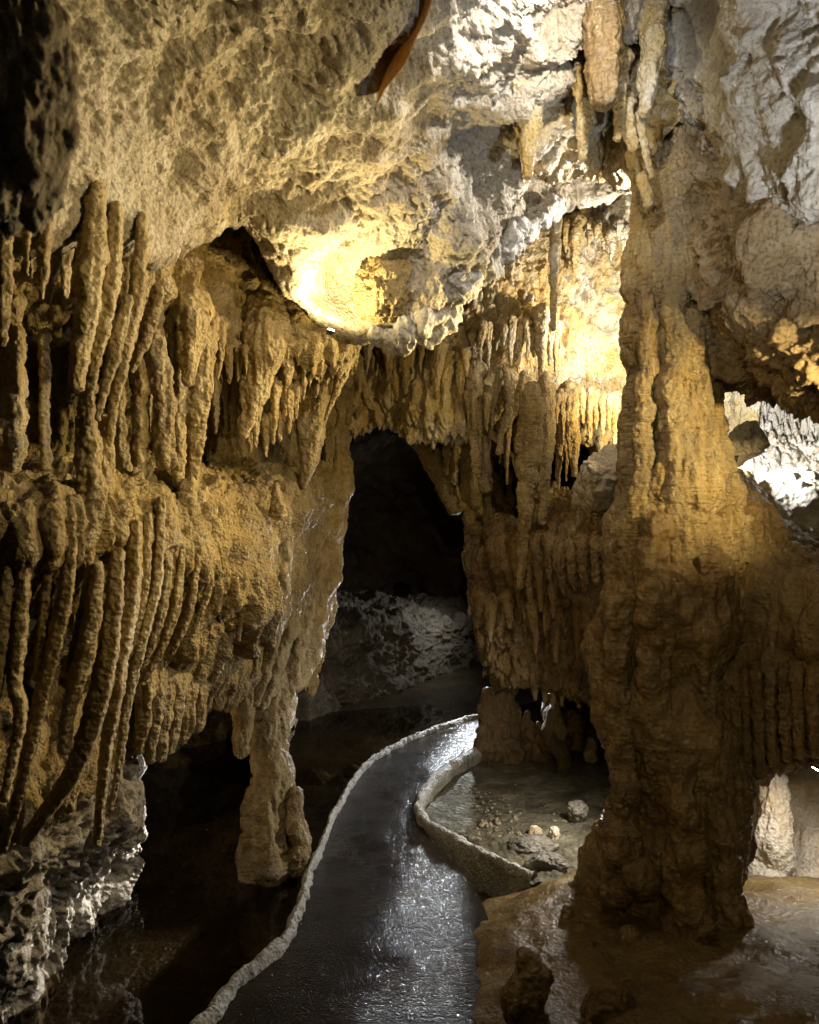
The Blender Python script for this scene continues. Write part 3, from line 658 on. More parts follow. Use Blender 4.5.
# ---- lit chamber on the right
tag(sheet("cave_wall", [
    [(690, 280, 4.4), (760, 280, 4.6), (830, 290, 4.5), (920, 290, 4.0), (1100, 290, 3.4)],
    [(690, 400, 4.7), (760, 400, 4.8), (830, 410, 4.6), (920, 410, 4.1), (1100, 410, 3.5)],
    [(690, 480, 4.5), (760, 480, 4.5), (830, 480, 4.3), (920, 480, 3.9), (1100, 480, 3.3)],
    [(690, 560, 4.2), (760, 560, 4.2), (830, 570, 4.0), (920, 570, 3.7), (1100, 570, 3.1)],
], M['calcite'], d_flow(1.2, 0.05, 11, 1.5), sp=0.008, fringe=(1, 0.5, 0.16, 20)), kind='structure')
# ---- right wall under the chamber
tag(sheet("flowstone_wall", [
    [(680, 470, 3.9), (740, 470, 3.9), (775, 510, 3.7), (815, 540, 3.5), (880, 560, 3.2), (1150, 560, 2.8)],
    [(685, 500, 3.3), (740, 488, 3.25), (775, 530, 3.15), (815, 560, 2.95), (880, 575, 2.75), (1150, 580, 2.3)],
    [(690, 560, 3.05), (745, 550, 3.02), (780, 570, 2.95), (820, 585, 2.8), (880, 600, 2.6), (1150, 610, 2.1)],
    [(700, 650, 3.0), (745, 650, 2.95), (785, 650, 2.85), (825, 655, 2.7), (880, 660, 2.5), (1150, 680, 2.05)],
    [(715, 720, 3.08), (748, 720, 3.02), (785, 720, 2.95), (825, 720, 2.8), (880, 720, 2.6), (1150, 740, 2.1)],
    [(728, 775, 3.15), (752, 775, 3.1), (785, 755, 3.02), (825, 750, 2.87), (880, 760, 2.65), (1150, 780, 2.15)],
    [(735, 750, 3.7), (757, 750, 3.7), (790, 735, 3.65), (825, 730, 3.5), (880, 730, 3.2), (1150, 740, 2.8)],
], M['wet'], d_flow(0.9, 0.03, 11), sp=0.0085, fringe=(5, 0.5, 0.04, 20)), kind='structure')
# pale hollow in the lower right
tag(sheet("cave_wall", [
    [(715, 720, 4.2), (770, 720, 4.2), (830, 720, 4.0), (920, 720, 3.6), (1100, 720, 3.2)],
    [(715, 790, 4.0), (770, 790, 3.95), (800, 795, 3.85), (920, 800, 3.5), (1100, 800, 3.0)],
    [(715, 860, 3.8), (770, 860, 3.8), (810, 860, 3.6), (920, 860, 3.3), (1100, 860, 2.8)],
    [(715, 930, 3.5), (770, 930, 3.5), (830, 930, 3.3), (920, 940, 3.0), (1100, 940, 2.6)],
], M['calcite'], d_flow(0.7, 0.03, 7, 0.6), sp=0.011), kind='structure')
# ---- wet flowstone floor at the lower right
def right_floor():
    rows = []
    def fz(px, py, z): q = G(px, py, z); return tuple(q)
    rows = [
        [fz(470, 1150, -0.06), fz(540, 1150, 0.05), fz(640, 1150, 0.14), (0.75, 1.6, 0.24), (1.1, 1.6, 0.3), (1.9, 1.6, 0.4)],
        [fz(462, 1040, -0.05), fz(530, 1040, 0.06), fz(620, 1040, 0.14), fz(720, 1040, 0.2), fz(820, 1040, 0.25), fz(1000, 1040, 0.35)],
        [fz(458, 985, -0.04), fz(520, 985, 0.06), fz(610, 985, 0.13), fz(720, 985, 0.17), fz(820, 985, 0.2), fz(1000, 990, 0.3)],
        [fz(462, 935, -0.04), fz(520, 930, 0.06), fz(600, 935, 0.12), fz(720, 945, 0.13), fz(820, 945, 0.16), fz(1000, 950, 0.25)],
        [fz(485, 900, -0.03), fz(530, 893, 0.06), fz(600, 895, 0.11), fz(720, 915, 0.10), fz(820, 920, 0.13), fz(1000, 920, 0.22)],
        [fz(525, 882, -0.02), fz(552, 880, 0.05), fz(610, 872, 0.08), fz(720, 895, 0.05), fz(820, 900, 0.08), fz(1000, 900, 0.18)],
        [fz(540, 872, -0.15), fz(570, 868, -0.15), fz(620, 860, -0.12), fz(730, 870, -0.1), fz(830, 880, -0.1), fz(1000, 880, 0.0)],
    ]
    tag(sheet("rock_floor", rows, M['wetfloor'], lambda p, n, v: 0.035 * fbm(p * 3.0, 3) + 0.003 * ridged(p * 7, 2) + 0.003 * fbm(p * SC(24, 24, 24), 3), sp=0.008, world_pts=True, toward=np.array([1, 3, 4])), kind='structure')
right_floor()

# ================================================================== THINGS
# kerbs
def kerb(name, pts, prof, mat, label, n, widths, amp):
    c = np.array([G(x, y, 0.0) for x, y in pts])
    t = np.linspace(0, len(c) - 1, n)
    C = catmull(c, t); T = np.gradient(C, axis=0); T /= np.linalg.norm(T, axis=1, keepdims=True)
    w = np.interp(t, np.arange(len(c)), widths)
    S = np.cross(T, np.array([0, 0, 1.0])); S /= np.linalg.norm(S, axis=1, keepdims=True)
    pr = catmull(np.array(prof), np.linspace(0, len(prof) - 1, 40))
    zz = np.arange(n) * 0.004
    w = w * (1 + 0.35 * fbm(np.stack([C[:, 0] * 9, C[:, 1] * 9, zz * 0 + 3], 1), 3))
    C = C + S * (0.012 * fbm(np.stack([C[:, 0] * 6, C[:, 1] * 6, zz * 0 + 9], 1), 3))[:, None]
    V = C[:, None] + S[:, None] * (pr[None, :, :1] * w[:, None, None]) + np.array([0, 0, 1.0]) * pr[None, :, 1:]
    sh = V.reshape(-1, 3)
    V = sh + amp * np.stack([fbm(sh * 22, 3), fbm(sh * 22 + 9, 3), 1.3 * fbm(sh * 13 + 30, 4) - 0.5 * worley(sh * 60) + 0.3], 1)
    o = mesh_obj(name, V, grid_quads(n, 40), mat, None, c[0]); tag(o, label, "kerb"); return o
kerb("stone_kerb", LEFT[:10], [(-1, -0.16), (-1, -0.02), (-0.8, 0.012), (-0.3, 0.03), (0.25, 0.034), (0.75, 0.02), (1, 0.0), (1.1, -0.05)], M['kerb'],
     "knobbly pale stone kerb curving between the dark path and the still pool", 900, [0.030, 0.030, 0.029, 0.026, 0.021, 0.017, 0.016, 0.016, 0.017, 0.018], 0.007)
kerb("pool_kerb", [(494, 744), (458, 765), (430, 788), (419, 810), (432, 830), (480, 857), (534, 882)],
     [(-1.1, -0.14), (-1.0, 0.0), (-0.95, 0.022), (-0.5, 0.038), (0.2, 0.043), (0.8, 0.038), (1, 0.016), (1.1, -0.14)], M['kerb'],
     "thin stone rim holding the clear shallow pool beside the path", 420, [0.034, 0.034, 0.032, 0.028, 0.022, 0.02, 0.02], 0.007)

# great column on the right
def column():
    root = empty("column", P(672, 925, 2.95), "massive fluted limestone column rising from the wet floor to the ceiling", "column")
    def part(name, lst, mat, seed, lobes=0.08, nlob=4, **k):
        pts = [P((a + b) / 2, y, d) for y, a, b, d in lst]; rad = [(b - a) / 2 / F * d for y, a, b, d in lst]
        return tube(name, pts, rad, mat, seed, lobes=lobes, nlob=nlob, parent=root, **k)
    part("shaft", [(130, 652, 712, 3.05), (200, 650, 706, 3.05), (260, 650, 704, 3.0), (330, 655, 706, 3.0), (400, 656, 706, 2.98), (450, 650, 710, 2.95), (500, 648, 716, 2.93), (560, 650, 720, 2.9)], M['col'], 21, 0.09, 5, knob=0.05, ripple=0.0018, rough=0.07, sp=0.0045, bumpy=0.7, groove=0.4)
    part("side_shaft", [(170, 634, 664, 3.1), (250, 629, 664, 3.08), (330, 627, 664, 3.06), (400, 626, 666, 3.05), (450, 624, 668, 3.03), (500, 620, 668, 3.0), (550, 612, 670, 2.97)], M['col'], 22, 0.09, 3, knob=0.06, ripple=0.0018, rough=0.07, sp=0.0045, bumpy=0.7, groove=0.35)
    part("side_shaft", [(180, 690, 716, 3.15), (260, 694, 712, 3.15), (320, 694, 714, 3.12), (380, 691, 718, 3.1), (440, 690, 724, 3.08), (500, 690, 736, 3.05), (560, 690, 756, 3.05)], M['col'], 23, 0.1, 4, knob=0.06, ripple=0.001, rough=0.1, sp=0.006)
    part("shoulder", [(480, 640, 726, 3.06), (530, 622, 730, 3.04), (580, 610, 720, 3.0), (630, 612, 710, 3.0), (690, 626, 700, 3.02)], M["col"], 27, 0.05, 5, knob=0.05, ripple=0.002, rough=0.10, sp=0.0055, bumpy=1.0)
    part("base", [(545, 618, 722, 2.99), (600, 603, 722, 2.955), (660, 604, 718, 2.94), (720, 608, 722, 2.95), (790, 612, 734, 2.95), (850, 608, 738, 2.94), (890, 600, 742, 2.92), (935, 602, 742, 2.9), (980, 604, 742, 2.9)], M['wet'], 24, 0.04, 5, knob=0.04, ripple=0.002, rough=0.10, sp=0.005, bumpy=0.8, groove=0.3)
    for k, lst in enumerate([
        [(190, 690, 704, 2.98), (260, 690, 705, 2.94), (340, 690, 706, 2.93), (420, 692, 710, 2.9), (480, 690, 714, 2.88), (530, 694, 712, 2.86)],
        [(205, 664, 684, 2.97), (280, 664, 686, 2.92), (360, 664, 684, 2.90), (440, 662, 686, 2.87), (520, 664, 690, 2.84), (585, 668, 684, 2.82)],
        [(230, 640, 654, 3.0), (320, 640, 656, 2.96), (400, 638, 654, 2.94), (470, 634, 652, 2.92), (540, 630, 650, 2.9)],
        [(440, 706, 722, 3.0), (500, 712, 732, 2.96), (560, 720, 740, 2.93), (640, 726, 742, 2.92)],
        [(520, 640, 672, 2.86), (600, 636, 668, 2.80), (680, 640, 668, 2.78), (760, 642, 664, 2.80), (800, 646, 658, 2.82)],
        [(560, 690, 716, 2.84), (640, 694, 718, 2.80), (720, 700, 722, 2.80), (800, 706, 730, 2.80), (900, 712, 742, 2.78), (950, 706, 745, 2.78)],
        [(600, 604, 632, 2.88), (690, 606, 628, 2.83), (770, 610, 634, 2.82), (850, 604, 640, 2.80), (890, 606, 636, 2.8)],
        [(720, 664, 690, 2.80), (800, 668, 700, 2.76), (880, 664, 704, 2.74), (940, 668, 706, 2.72)]]):
        part("rib", [(y, a, b, d - (0.0 if k < 4 else 0.05)) for y, a, b, d in lst], M['col'] if k < 4 else M['wet'], 30 + k, 0.1, 3, knob=0.12, ripple=0.001, rough=0.12, sp=0.006)
    for k, (x, y, r, d) in enumerate([(655, 700, 8, 2.72), (622, 728, 7, 2.75), (622, 806, 8, 2.74), (664, 632, 7, 2.74), (643, 872, 14, 2.66), (616, 888, 12, 2.70), (700, 922, 11, 2.62), (690, 955, 15, 2.6), (632, 940, 14, 2.62), (655, 985, 20, 2.5)]):
        c = P(x, y, d); rr = r / F * d
        tube("knob", [c + np.array([0, 0.03, -rr * 1.5]), c + np.array([0, 0.0, -rr * .5]), c, c + np.array([0, 0, rr * 0.7])], [rr * 0.9, rr * 1.08, rr, rr * 0.6], M['wet'], 50 + k, knob=0.08, rough=0.08, parent=root)
column()

# left column that pours off the flowstone and stands in the water
def left_column():
    root = empty("flowstone_column", P(268, 860, 3.47), "tan flowstone column pouring off the wall down into the dark pool", "column")
    def part(name, lst, mat, seed, **k):
        pts = [P(x, y, d) for x, y, w, d in lst]; rad = [w / 2 / F * d for x, y, w, d in lst]
        return tube(name, pts, rad, mat, seed, parent=root, **k)
    part("shaft", [(326, 430, 40, 4.35), (322, 500, 46, 4.2), (312, 570, 48, 4.05), (298, 630, 46, 3.9), (284, 680, 42, 3.75), (274, 720, 36, 3.62), (271, 765, 36, 3.55), (268, 800, 42, 3.5), (267, 840, 50, 3.48), (266, 880, 56, 3.46)], M['drip'], 61, lobes=0.10, nlob=4, knob=0.06, rough=0.08, ripple=0.001)
    for k, lst in enumerate([[(300, 500, 16, 3.75), (296, 570, 18, 3.68), (284, 640, 16, 3.62), (268, 690, 12, 3.58), (258, 720, 8, 3.55)],
                             [(284, 530, 14, 3.5), (280, 600, 15, 3.48), (268, 660, 13, 3.46), (254, 705, 8, 3.45)],
                             [(318, 520, 14, 4.0), (308, 600, 14, 3.85), (292, 680, 10, 3.68), (282, 720, 7, 3.6)]]):
        part("rib", lst, M['drip'], 64 + k, lobes=0.08, knob=0.1, rough=0.08, ripple=0.0012)
    part("stub", [(296, 790, 14, 3.5), (297, 815, 18, 3.46), (298, 850, 20, 3.44), (298, 868, 22, 3.44)], M['drip'], 68, knob=0.1)
left_column()
drips([([(246, 640), (243, 690), (241, 756)], 34, 12, 3.5, 3.42, "dark blunt tongue of flowstone hanging beside the column in the dark pool")], "", None, M['drip'], kind="stalactite", word="flowstone tongue")

# ------------ upper left fringe
drips([
    ([(6, 215), (5, 280), (3, 345)], 26, 12, 1.7),
    ([(27, 195), (27, 275)], 13, 5, 1.8),
    ([(46, 190), (45, 245), (41, 298)], 24, 9, 1.9),
    ([(60, 190), (56, 250), (48, 304)], 20, 8, 2.0),
    ([(96, 190), (92, 250), (86, 310), (76, 388)], 40, 29, 2.0, 2.02),
    ([(116, 210), (112, 270), (104, 320), (92, 375), (89, 425)], 28, 11, 2.05, 2.12),
    ([(128, 300), (116, 340), (106, 382), (97, 420)], 20, 10, 2.15),
    ([(142, 220), (138, 280), (129, 335), (116, 392), (107, 462)], 24, 13, 2.2, 2.25),
    ([(158, 290), (148, 330), (132, 372)], 26, 10, 2.35),
], "in the topmost fringe", "stalactites of the upper fringe", M['drip'], root=3.0, rise=0.3, bumpy=0.45, slim=0.82, tip=0.6, rootr=0.4, topn=0.5)
drips([
    ([(12, 310), (12, 400), (10, 470)], 22, 26, 2.35),
    ([(44, 340), (45, 400), (45, 470)], 10, 9, 2.45),
    ([(88, 395), (87, 440), (90, 490)], 14, 26, 2.2),
    ([(106, 430), (104, 460), (100, 500)], 12, 24, 2.25),
    ([(140, 335), (140, 400), (138, 475)], 14, 13, 2.75),
    ([(152, 320), (161, 380), (167, 465)], 20, 18, 2.62),
    ([(181, 330), (180, 400), (179, 485)], 13, 12, 2.8),
    ([(200, 390), (196, 430), (190, 490)], 24, 10, 2.85),
    ([(117, 350), (119, 420), (121, 480)], 14, 16, 2.7),
], "joining the recess roof to the flowstone ledge", "thin columns of the left recess", M['drip'], kind="thin_column", word="slim column", flare=1.1)
drips([
    ([(190, 325), (189, 350), (188, 384)], 30, 17, 2.7),
    ([(212, 325), (211, 381)], 12, 5, 2.9),
    ([(221, 330), (221, 362)], 11, 5, 2.95),
    ([(203, 340), (200, 392)], 13, 5, 2.85),
    ([(238, 350), (238, 381)], 8, 4, 3.05),
    ([(264, 345), (256, 390), (243, 438)], 40, 10, 3.1),
    ([(257, 400), (255, 447)], 10, 5, 3.15),
    ([(266, 425), (266, 457)], 9, 4, 3.2),
    ([(273, 420), (273, 444)], 8, 4, 3.2),
    ([(280, 418), (280, 441)], 8, 4, 3.25),
    ([(290, 395), (289, 433)], 10, 4, 3.25),
    ([(275, 390), (275, 424)], 12, 6, 3.2),
    ([(288, 358), (287, 385)], 14, 7, 3.2),
    ([(317, 370), (317, 395)], 9, 5, 3.4),
    ([(350, 345), (340, 380), (325, 420)], 16, 4, 3.45),
    ([(312, 400), (309, 450), (304, 488)], 34, 8, 3.6),
], "in the fringe below the lamp niche", "stalactites below the lamp niche", M['drip'], tip=0.6)
drips([
    ([(339, 400), (338, 425), (336, 474)], 20, 6, 4.15),
    ([(348, 385), (348, 424)], 10, 5, 4.15),
    ([(329, 440), (327, 487)], 12, 5, 4.1),
    ([(357, 385), (357, 419)], 9, 4, 4.2),
    ([(344, 420), (343, 447)], 9, 5, 4.2),
    ([(366, 395), (366, 418)], 8, 4, 4.25),
], "at the tunnel mouth's shadowed corner", "stalactites at the tunnel corner", M['gold'])
drips([
    ([(415, 425), (430, 450), (446, 485), (457, 510)], 26, 16, 4.5),
    ([(446, 430), (446, 475)], 8, 4, 4.3),
    ([(456, 430), (455, 484)], 11, 6, 4.35),
    ([(474, 380), (475, 430), (476, 473)], 17, 8, 4.05),
    ([(466, 450), (467, 500)], 12, 9, 4.4),
    ([(474, 460), (473, 507)], 16, 11, 4.35),
    ([(485, 400), (485, 491)], 12, 10, 4.2),
    ([(486, 490), (487, 533)], 9, 5, 4.5),
], "along the right side of the tunnel mouth", "stalactites beside the tunnel mouth", M['gold'])
drips([
    ([(500, 370), (494, 400), (488, 420)], 10, 4, 4.05),
    ([(505, 370), (510, 405), (503, 430), (498, 454)], 9, 5, 4.0, 4.0),
    ([(523, 375), (517, 405), (507, 428)], 10, 5, 4.0),
    ([(512, 385), (508, 415), (503, 432)], 9, 5, 4.0),
    ([(531, 396), (529, 440), (525, 505), (520, 588)], 31, 5, 3.8, 3.74, "longest ringed golden stalactite, tapering to a point below the lit fringe"),
    ([(545, 380), (545, 430), (543, 470), (543, 524)], 20, 8, 4.05, 4.0),
    ([(552, 390), (551, 432), (550, 465)], 11, 4, 4.1),
    ([(536, 400), (535, 480)], 8, 4, 4.0),
    ([(562, 395), (560, 455)], 12, 5, 4.2),
    ([(574, 420), (574, 476)], 11, 5, 4.2),
], "in the golden fringe right of the tunnel", "stalactites of the golden fringe", M['gold'], ripple=0.002, root=0.7, rise=1.0, flare=0.9, topn=0.4, rootr=0.5)
rs = np.random.RandomState(3)
drips([([(x + rs.uniform(-1, 1), 398 + rs.uniform(-5, 5)), (x, 422 + rs.uniform(0, 26))], rs.uniform(6, 9), 3, 4.35) for x in (568, 576, 583, 590, 596, 603, 609, 615, 621, 627)],
      "in the brightly lit fringe behind the column", "small stalactites of the lit fringe", M['white'], adj="pale")
drips([([(x0, 552 + rs.uniform(-6, 12)), (x0 + 0.4 * (x1 - x0), 578), (x1, y1)], w * 1.2, 4, d - 0.02, d + 0.02) for x0, x1, y1, w, d in
       ((500, 503, 612, 20, 4.2), (517, 520, 624, 12, 4.05), (529, 530, 618, 9, 3.98), (538, 541, 611, 9, 3.9), (550, 554, 618, 11, 3.8), (561, 564, 593, 10, 3.72), (572, 576, 590, 9, 3.65), (583, 586, 590, 9, 3.55), (596, 598, 584, 9, 3.45))],
      "along the brown curtain above the pool", "stalactites of the brown curtain", M['wet'], ripple=0.002)
drips([([(x, 678 + rs.uniform(-4, 6)), (x + rs.uniform(-1, 1), 690 + rs.uniform(6, 24))], rs.uniform(6, 10), 3, 4.7) for x in (536, 545, 553, 562, 570, 578, 586, 594)],
      "on the ragged underside over the pool", "small stalactites over the pool", M['drip'], adj="tiny")
rs2 = np.random.RandomState(12)
def fringe(xs, ytop, ylen, w, d, where, group, mat, adj):
    it = []
    for x in xs:
        y0 = ytop(x) + rs2.uniform(-6, 6); L = ylen * rs2.choice([0.5, 0.8, 1.0, 1.5], p=[.3, .3, .25, .15]) * rs2.uniform(0.8, 1.2)
        ww = w * rs2.uniform(0.7, 1.35) * (L / ylen) ** 0.4; dd = d(x) + rs2.uniform(-0.05, 0.05)
        it.append(([(x + rs2.uniform(-2, 2), y0), (x + rs2.uniform(-1, 1), y0 + L * 0.5), (x, y0 + L)], ww, ww * rs2.uniform(0.25, 0.5), dd))
    drips(it, where, group, mat, adj=adj, bumpy=0.8, root=0.8, tip=0.6)
fringe([366, 373, 381, 388, 396, 405, 412, 421, 429, 437, 444, 452, 460, 466], lambda x: 352 + 0.10 * (x - 366), 30, 9, lambda x: 4.02, "on the golden band above the tunnel", "stalactites on the band above the tunnel", M['gold'], "small golden")
fringe([474, 481, 489, 496, 504, 511, 519, 527, 534, 541, 549, 556], lambda x: 335 - 0.1 * (x - 474), 36, 9, lambda x: 4.05, "high in the orange wall beneath the ceiling ledge", "stalactites beneath the ceiling ledge", M['white'], "thin")
fringe([468, 473, 480, 487, 492, 508, 514, 534, 539, 550, 557, 563, 570], lambda x: 398, 52, 9, lambda x: 3.98 + 0.002 * (x - 468), "among the bigger golden stalactites", "thin stalactites among the golden ones", M['gold'], "fine")
fringe([135, 145, 172, 184, 197, 207, 218, 229, 246, 259, 284, 296, 303], lambda x: 318 + 0.32 * (x - 135), 42, 9, lambda x: 2.55 + 0.0045 * (x - 135), "on the upper tier of the golden wall", "small stalactites on the upper tier", M['drip'], "small")
fringe([268, 276, 283, 292, 299, 307, 315, 322, 330, 336], lambda x: 362 + 0.1 * (x - 268), 34, 8, lambda x: 3.2 + 0.005 * (x - 268), "under the lamp niche ledge", "slim stalactites under the niche ledge", M['drip'], "slim")
fringe([8, 20, 31, 52, 66, 81, 100, 111, 124], lambda x: 205 + 0.5 * x, 60, 12, lambda x: 1.95 + 0.003 * x, "behind the topmost fringe", "small stalactites behind the topmost fringe", M['drip'], "dim")
fringe([566, 574, 581, 589, 596, 604, 611, 619, 625], lambda x: 232, 26, 8, lambda x: 4.42, "upper row on the brightly lit shaft wall", "upper drips on the lit shaft wall", M['white'], "glittering")
fringe([150, 163, 177, 190, 203, 216, 226, 236, 250, 261], lambda x: 372 + 0.12 * (x - 150), 55, 8, lambda x: 2.9 + 0.004 * (x - 150), "inside the dark recess of the golden wall", "fine stalactites inside the recess", M['drip'], "fine")
fringe([500, 507, 516, 524, 533, 541, 549, 558, 566, 572], lambda x: 418, 60, 8, lambda x: 4.3, "deep behind the long ringed one", "thin stalactites behind the long ringed one", M['gold'], "dark")
fringe([480, 490, 499, 509, 517, 526, 535, 546, 556, 566, 577, 588], lambda x: 606 + 0.12 * (x - 480), 26, 9, lambda x: 4.1 - 0.0015 * (x - 480), "along the lower brown tier over the pool", "drips of the lower brown tier", M['wet'], "brown")
# long ribs of the left wall
drips(RIBS, "below the flowstone ledge", "drapery ribs of the left wall", M['drip'], kind="drapery_rib", word="drapery rib", knob=0.05, ripple=0.0008, flare=1.0, bumpy=0.12, root=2.0, slim=0.8, rise=0.5, wob=0.2, rough=0.03, tip=0.7, rootr=0.3, topn=0.45)
drips([([(x, 690), (x - 3, 725), (x - 6, y)], w, 9, d) for x, y, w, d in ((146, 752, 20, 2.75), (156, 762, 18, 2.78), (166, 760, 18, 2.84), (176, 752, 18, 2.9), (188, 742, 18, 2.98), (200, 728, 16, 3.05))],
      "on the lump of flowstone above dark water", "stubby drips above the dark water", M['drip'], flare=1.4)
# fluted overhang right
drips([([(x, 680), (x + 1, 730), (x + 2, y)], w, w * 0.55, d) for x, y, w, d in ((725, 775, 12, 3.0), (735, 790, 12, 2.98), (745, 795, 11, 2.96), (757, 775, 12, 2.92), (770, 765, 12, 2.88), (784, 760, 12, 2.85), (798, 758, 13, 2.8), (812, 756, 13, 2.75))],
      "in the overhang beside the great column", "fluted drips of the right overhang", M['wet'], flare=1.1)
# pieces hanging beside the column top
drips([
    ([(626, 108), (628, 130), (634, 150)], 14, 8, 2.75),
    ([(640, 120), (645, 150), (652, 178)], 8, 4, 2.75),
    ([(640, 160), (645, 185), (648, 206)], 15, 9, 2.85),
    ([(580, 60), (584, 110), (582, 160)], 22, 8, 2.8),
    ([(532, 70), (530, 120), (528, 178)], 30, 8, 2.75),
    ([(560, 110), (556, 190), (553, 330)], 18, 5, 3.6, 3.7),
    ([(622, 60), (620, 100), (617, 140)], 14, 7, 2.7),
    ([(655, 10), (650, 70), (645, 115)], 26, 10, 2.7),
], "around the bright shaft", "stalactites of the bright shaft", M['white'])

drips([([(604, -10), (606, 50), (604, 104)], 40, 24, 2.6, 2.6, "broad brown blunt pendant hanging at the top of the bright shaft")], "", None, M['wet'], bumpy=1.2)
# thin orange drapery at the ceiling
def curtain():
    top = catmull(np.array([P(424, -10, 2.1), P(412, 20, 2.2), P(398, 50, 2.3), P(380, 72, 2.4)]), np.linspace(0, 3, 60))
    bot = catmull(np.array([P(430, -5, 2.06), P(415, 40, 2.14), P(394, 76, 2.22), P(374, 104, 2.3)]), np.linspace(0, 3, 60))
    s = np.linspace(-2.0, 1, 36)[None, :, None]
    V = top[:, None] * (1 - s) + bot[:, None] * s
    side = np.array([0.9, -0.4, 0.0])
    front = V + side * (0.006 * np.sin(np.linspace(0, 14, 60)))[:, None, None]
    back = front + side * 0.009
    ring = np.concatenate([front, back[:, ::-1]], 1)
    Vv = ring.reshape(-1, 3)
    o = mesh_obj("drapery", Vv, grid_quads(60, 72, True), M['orange'], None, P(410, 10, 2.2))
    tag(o, "thin orange bacon-strip drapery hanging from the pitted ceiling", "drapery")
curtain()

# boulders
def blob(name, c, r, mat, seed, label, cat, sub=90, rough=0.22, flat=None, group=None, cuts=0):
    nu, nv = sub * 2, sub
    u = np.linspace(0, 2 * math.pi, nu, endpoint=False); v = np.linspace(0.01, math.pi - 0.01, nv)
    d = np.stack([np.outer(np.sin(v), np.cos(u)), np.outer(np.sin(v), np.sin(u)), np.outer(np.cos(v), np.ones(nu))], -1).reshape(-1, 3)
    R = 1 + rough * fbm(d * 1.6 + seed * 5.3, 3) + 0.07 * ridged(d * 3.2 + seed, 3)
    rs_ = np.random.RandomState(seed)
    for _ in range(cuts):
        nn = rs_.normal(size=3); nn /= np.linalg.norm(nn); h = rs_.uniform(0.6, 0.9)
        dd = d @ nn; R = np.where(dd > 0.05, np.minimum(R, h / np.maximum(dd, 0.05)), R)
    V = np.asarray(c) + d * R[:, None] * np.asarray(r)
    V = V + d * (min(r) * (0.14 * fbm(V * 11, 4) + 0.08 * ridged(V * 16 + 3, 2)) + 0.004 * fbm(V * 60, 3))[:, None]
    o = mesh_obj(name, V, grid_quads(nv, nu, True), mat, None, np.asarray(c) - np.array([0, 0, r[2]]))
    return tag(o, label, cat, group)
blob("boulder", P(606, 476, 3.45), (0.155, 0.16, 0.13), M['ceil'], 3, "angular grey boulder resting on the ledge left of the great column", "boulder", cuts=6)
blob("boulder", P(747, 440, 3.35), (0.085, 0.08, 0.10), M['ceil'], 18, "dark faceted boulder silhouetted against the lit chamber on the right", "boulder", cuts=14, rough=0.35)
blob("rock", P(795, 505, 3.9), (0.17, 0.2, 0.16), M['calcite'], 9, "rounded white rock mound in the lit chamber", "rock")
blob("rock", P(8, 75, 0.95), (0.06, 0.10, 0.17), M['head'], 12, "dark blurred rock hanging close at the top corner", "rock", rough=0.2)
blob("rock", P(385, 290, 3.2), (0.11, 0.1, 0.13), M['gold'], 15, "golden rounded rock bulging beside the niche lamp", "rock")
# pillar rock in the pool
def pillar():
    root = empty("rock_pillar", G(508, 748), "dark standing rock pillar at the far end of the shallow pool", "rock pillar")
    lst = [(508, 640, 34, 5.25), (506, 672, 26, 5.22), (505, 690, 23, 5.18), (503, 712, 26, 5.15), (504, 735, 32, 5.12), (505, 760, 36, 5.1)]
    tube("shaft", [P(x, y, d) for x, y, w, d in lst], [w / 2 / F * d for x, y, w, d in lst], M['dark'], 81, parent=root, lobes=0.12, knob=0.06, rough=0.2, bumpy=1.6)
    for k, lst in enumerate([[(527, 712, 5, 5.08), (529, 728, 13, 5.07), (533, 746, 22, 5.05), (534, 760, 24, 5.05)], [(538, 722, 4, 5.04), (540, 735, 10, 5.03), (544, 750, 16, 5.02), (545, 760, 17, 5.02)],
                             [(489, 690, 10, 5.1), (488, 715, 17, 5.08), (487, 740, 20, 5.06), (487, 758, 22, 5.05)]]):
        tube("shoulder", [P(x, y, d) for x, y, w, d in lst], [w / 2 / F * d for x, y, w, d in lst], M['dark'], 82 + k, parent=root, lobes=0.12, knob=0.08, rough=0.16)
pillar()
def stalagmite(pts, mat, label, seed, group=None, cat="stalagmite"):
    q = [P(x, y, d) for x, y, w, d in pts]; r = [w / 2 / F * d for x, y, w, d in pts]
    o = tube("stalagmite", q, r, mat, seed, knob=0.08, rough=0.08, lobes=0.06, origin=q[-1], ripple=0.001, sp=max(0.004, 0.0016 * pts[0][3])); tag(o, label, cat, group)
stalagmite([(553, 684, 9, 5.05), (553, 705, 16, 5.05), (554, 725, 17, 5.03), (556, 748, 26, 5.0)], M['drip'], "reddish pointed stalagmite right of the dark rock pillar", 91)
stalagmite([(590, 738, 6, 4.95), (590, 745, 9, 4.93), (590, 760, 11, 4.9)], M['white'], "tiny pale stalagmite at the water's edge by the column", 92)
stalagmite([(534, 828, 9, 3.8), (534, 838, 14, 3.78), (532, 850, 20, 3.76)], M['calcite'], "cream rounded stalagmite stub, left of the pair on the pool stone", 93)
stalagmite([(554, 828, 8, 3.75), (554, 840, 12, 3.74), (553, 856, 18, 3.72)], M['calcite'], "cream rounded stalagmite stub, right of the pair on the pool stone", 94)
stalagmite([(522, 838, 8, 3.8), (521, 843, 12, 3.79), (521, 850, 14, 3.78)], M['calcite'], "low pale round knob beside the stalagmite pair in the pool", 95)
stalagmite([(528, 950, 20, 2.35), (528, 968, 34, 2.34), (528, 1000, 38, 2.3), (530, 1060, 42, 2.25)], M['wet'], "dark wet round-topped stalagmite at the near edge of the path", 96)
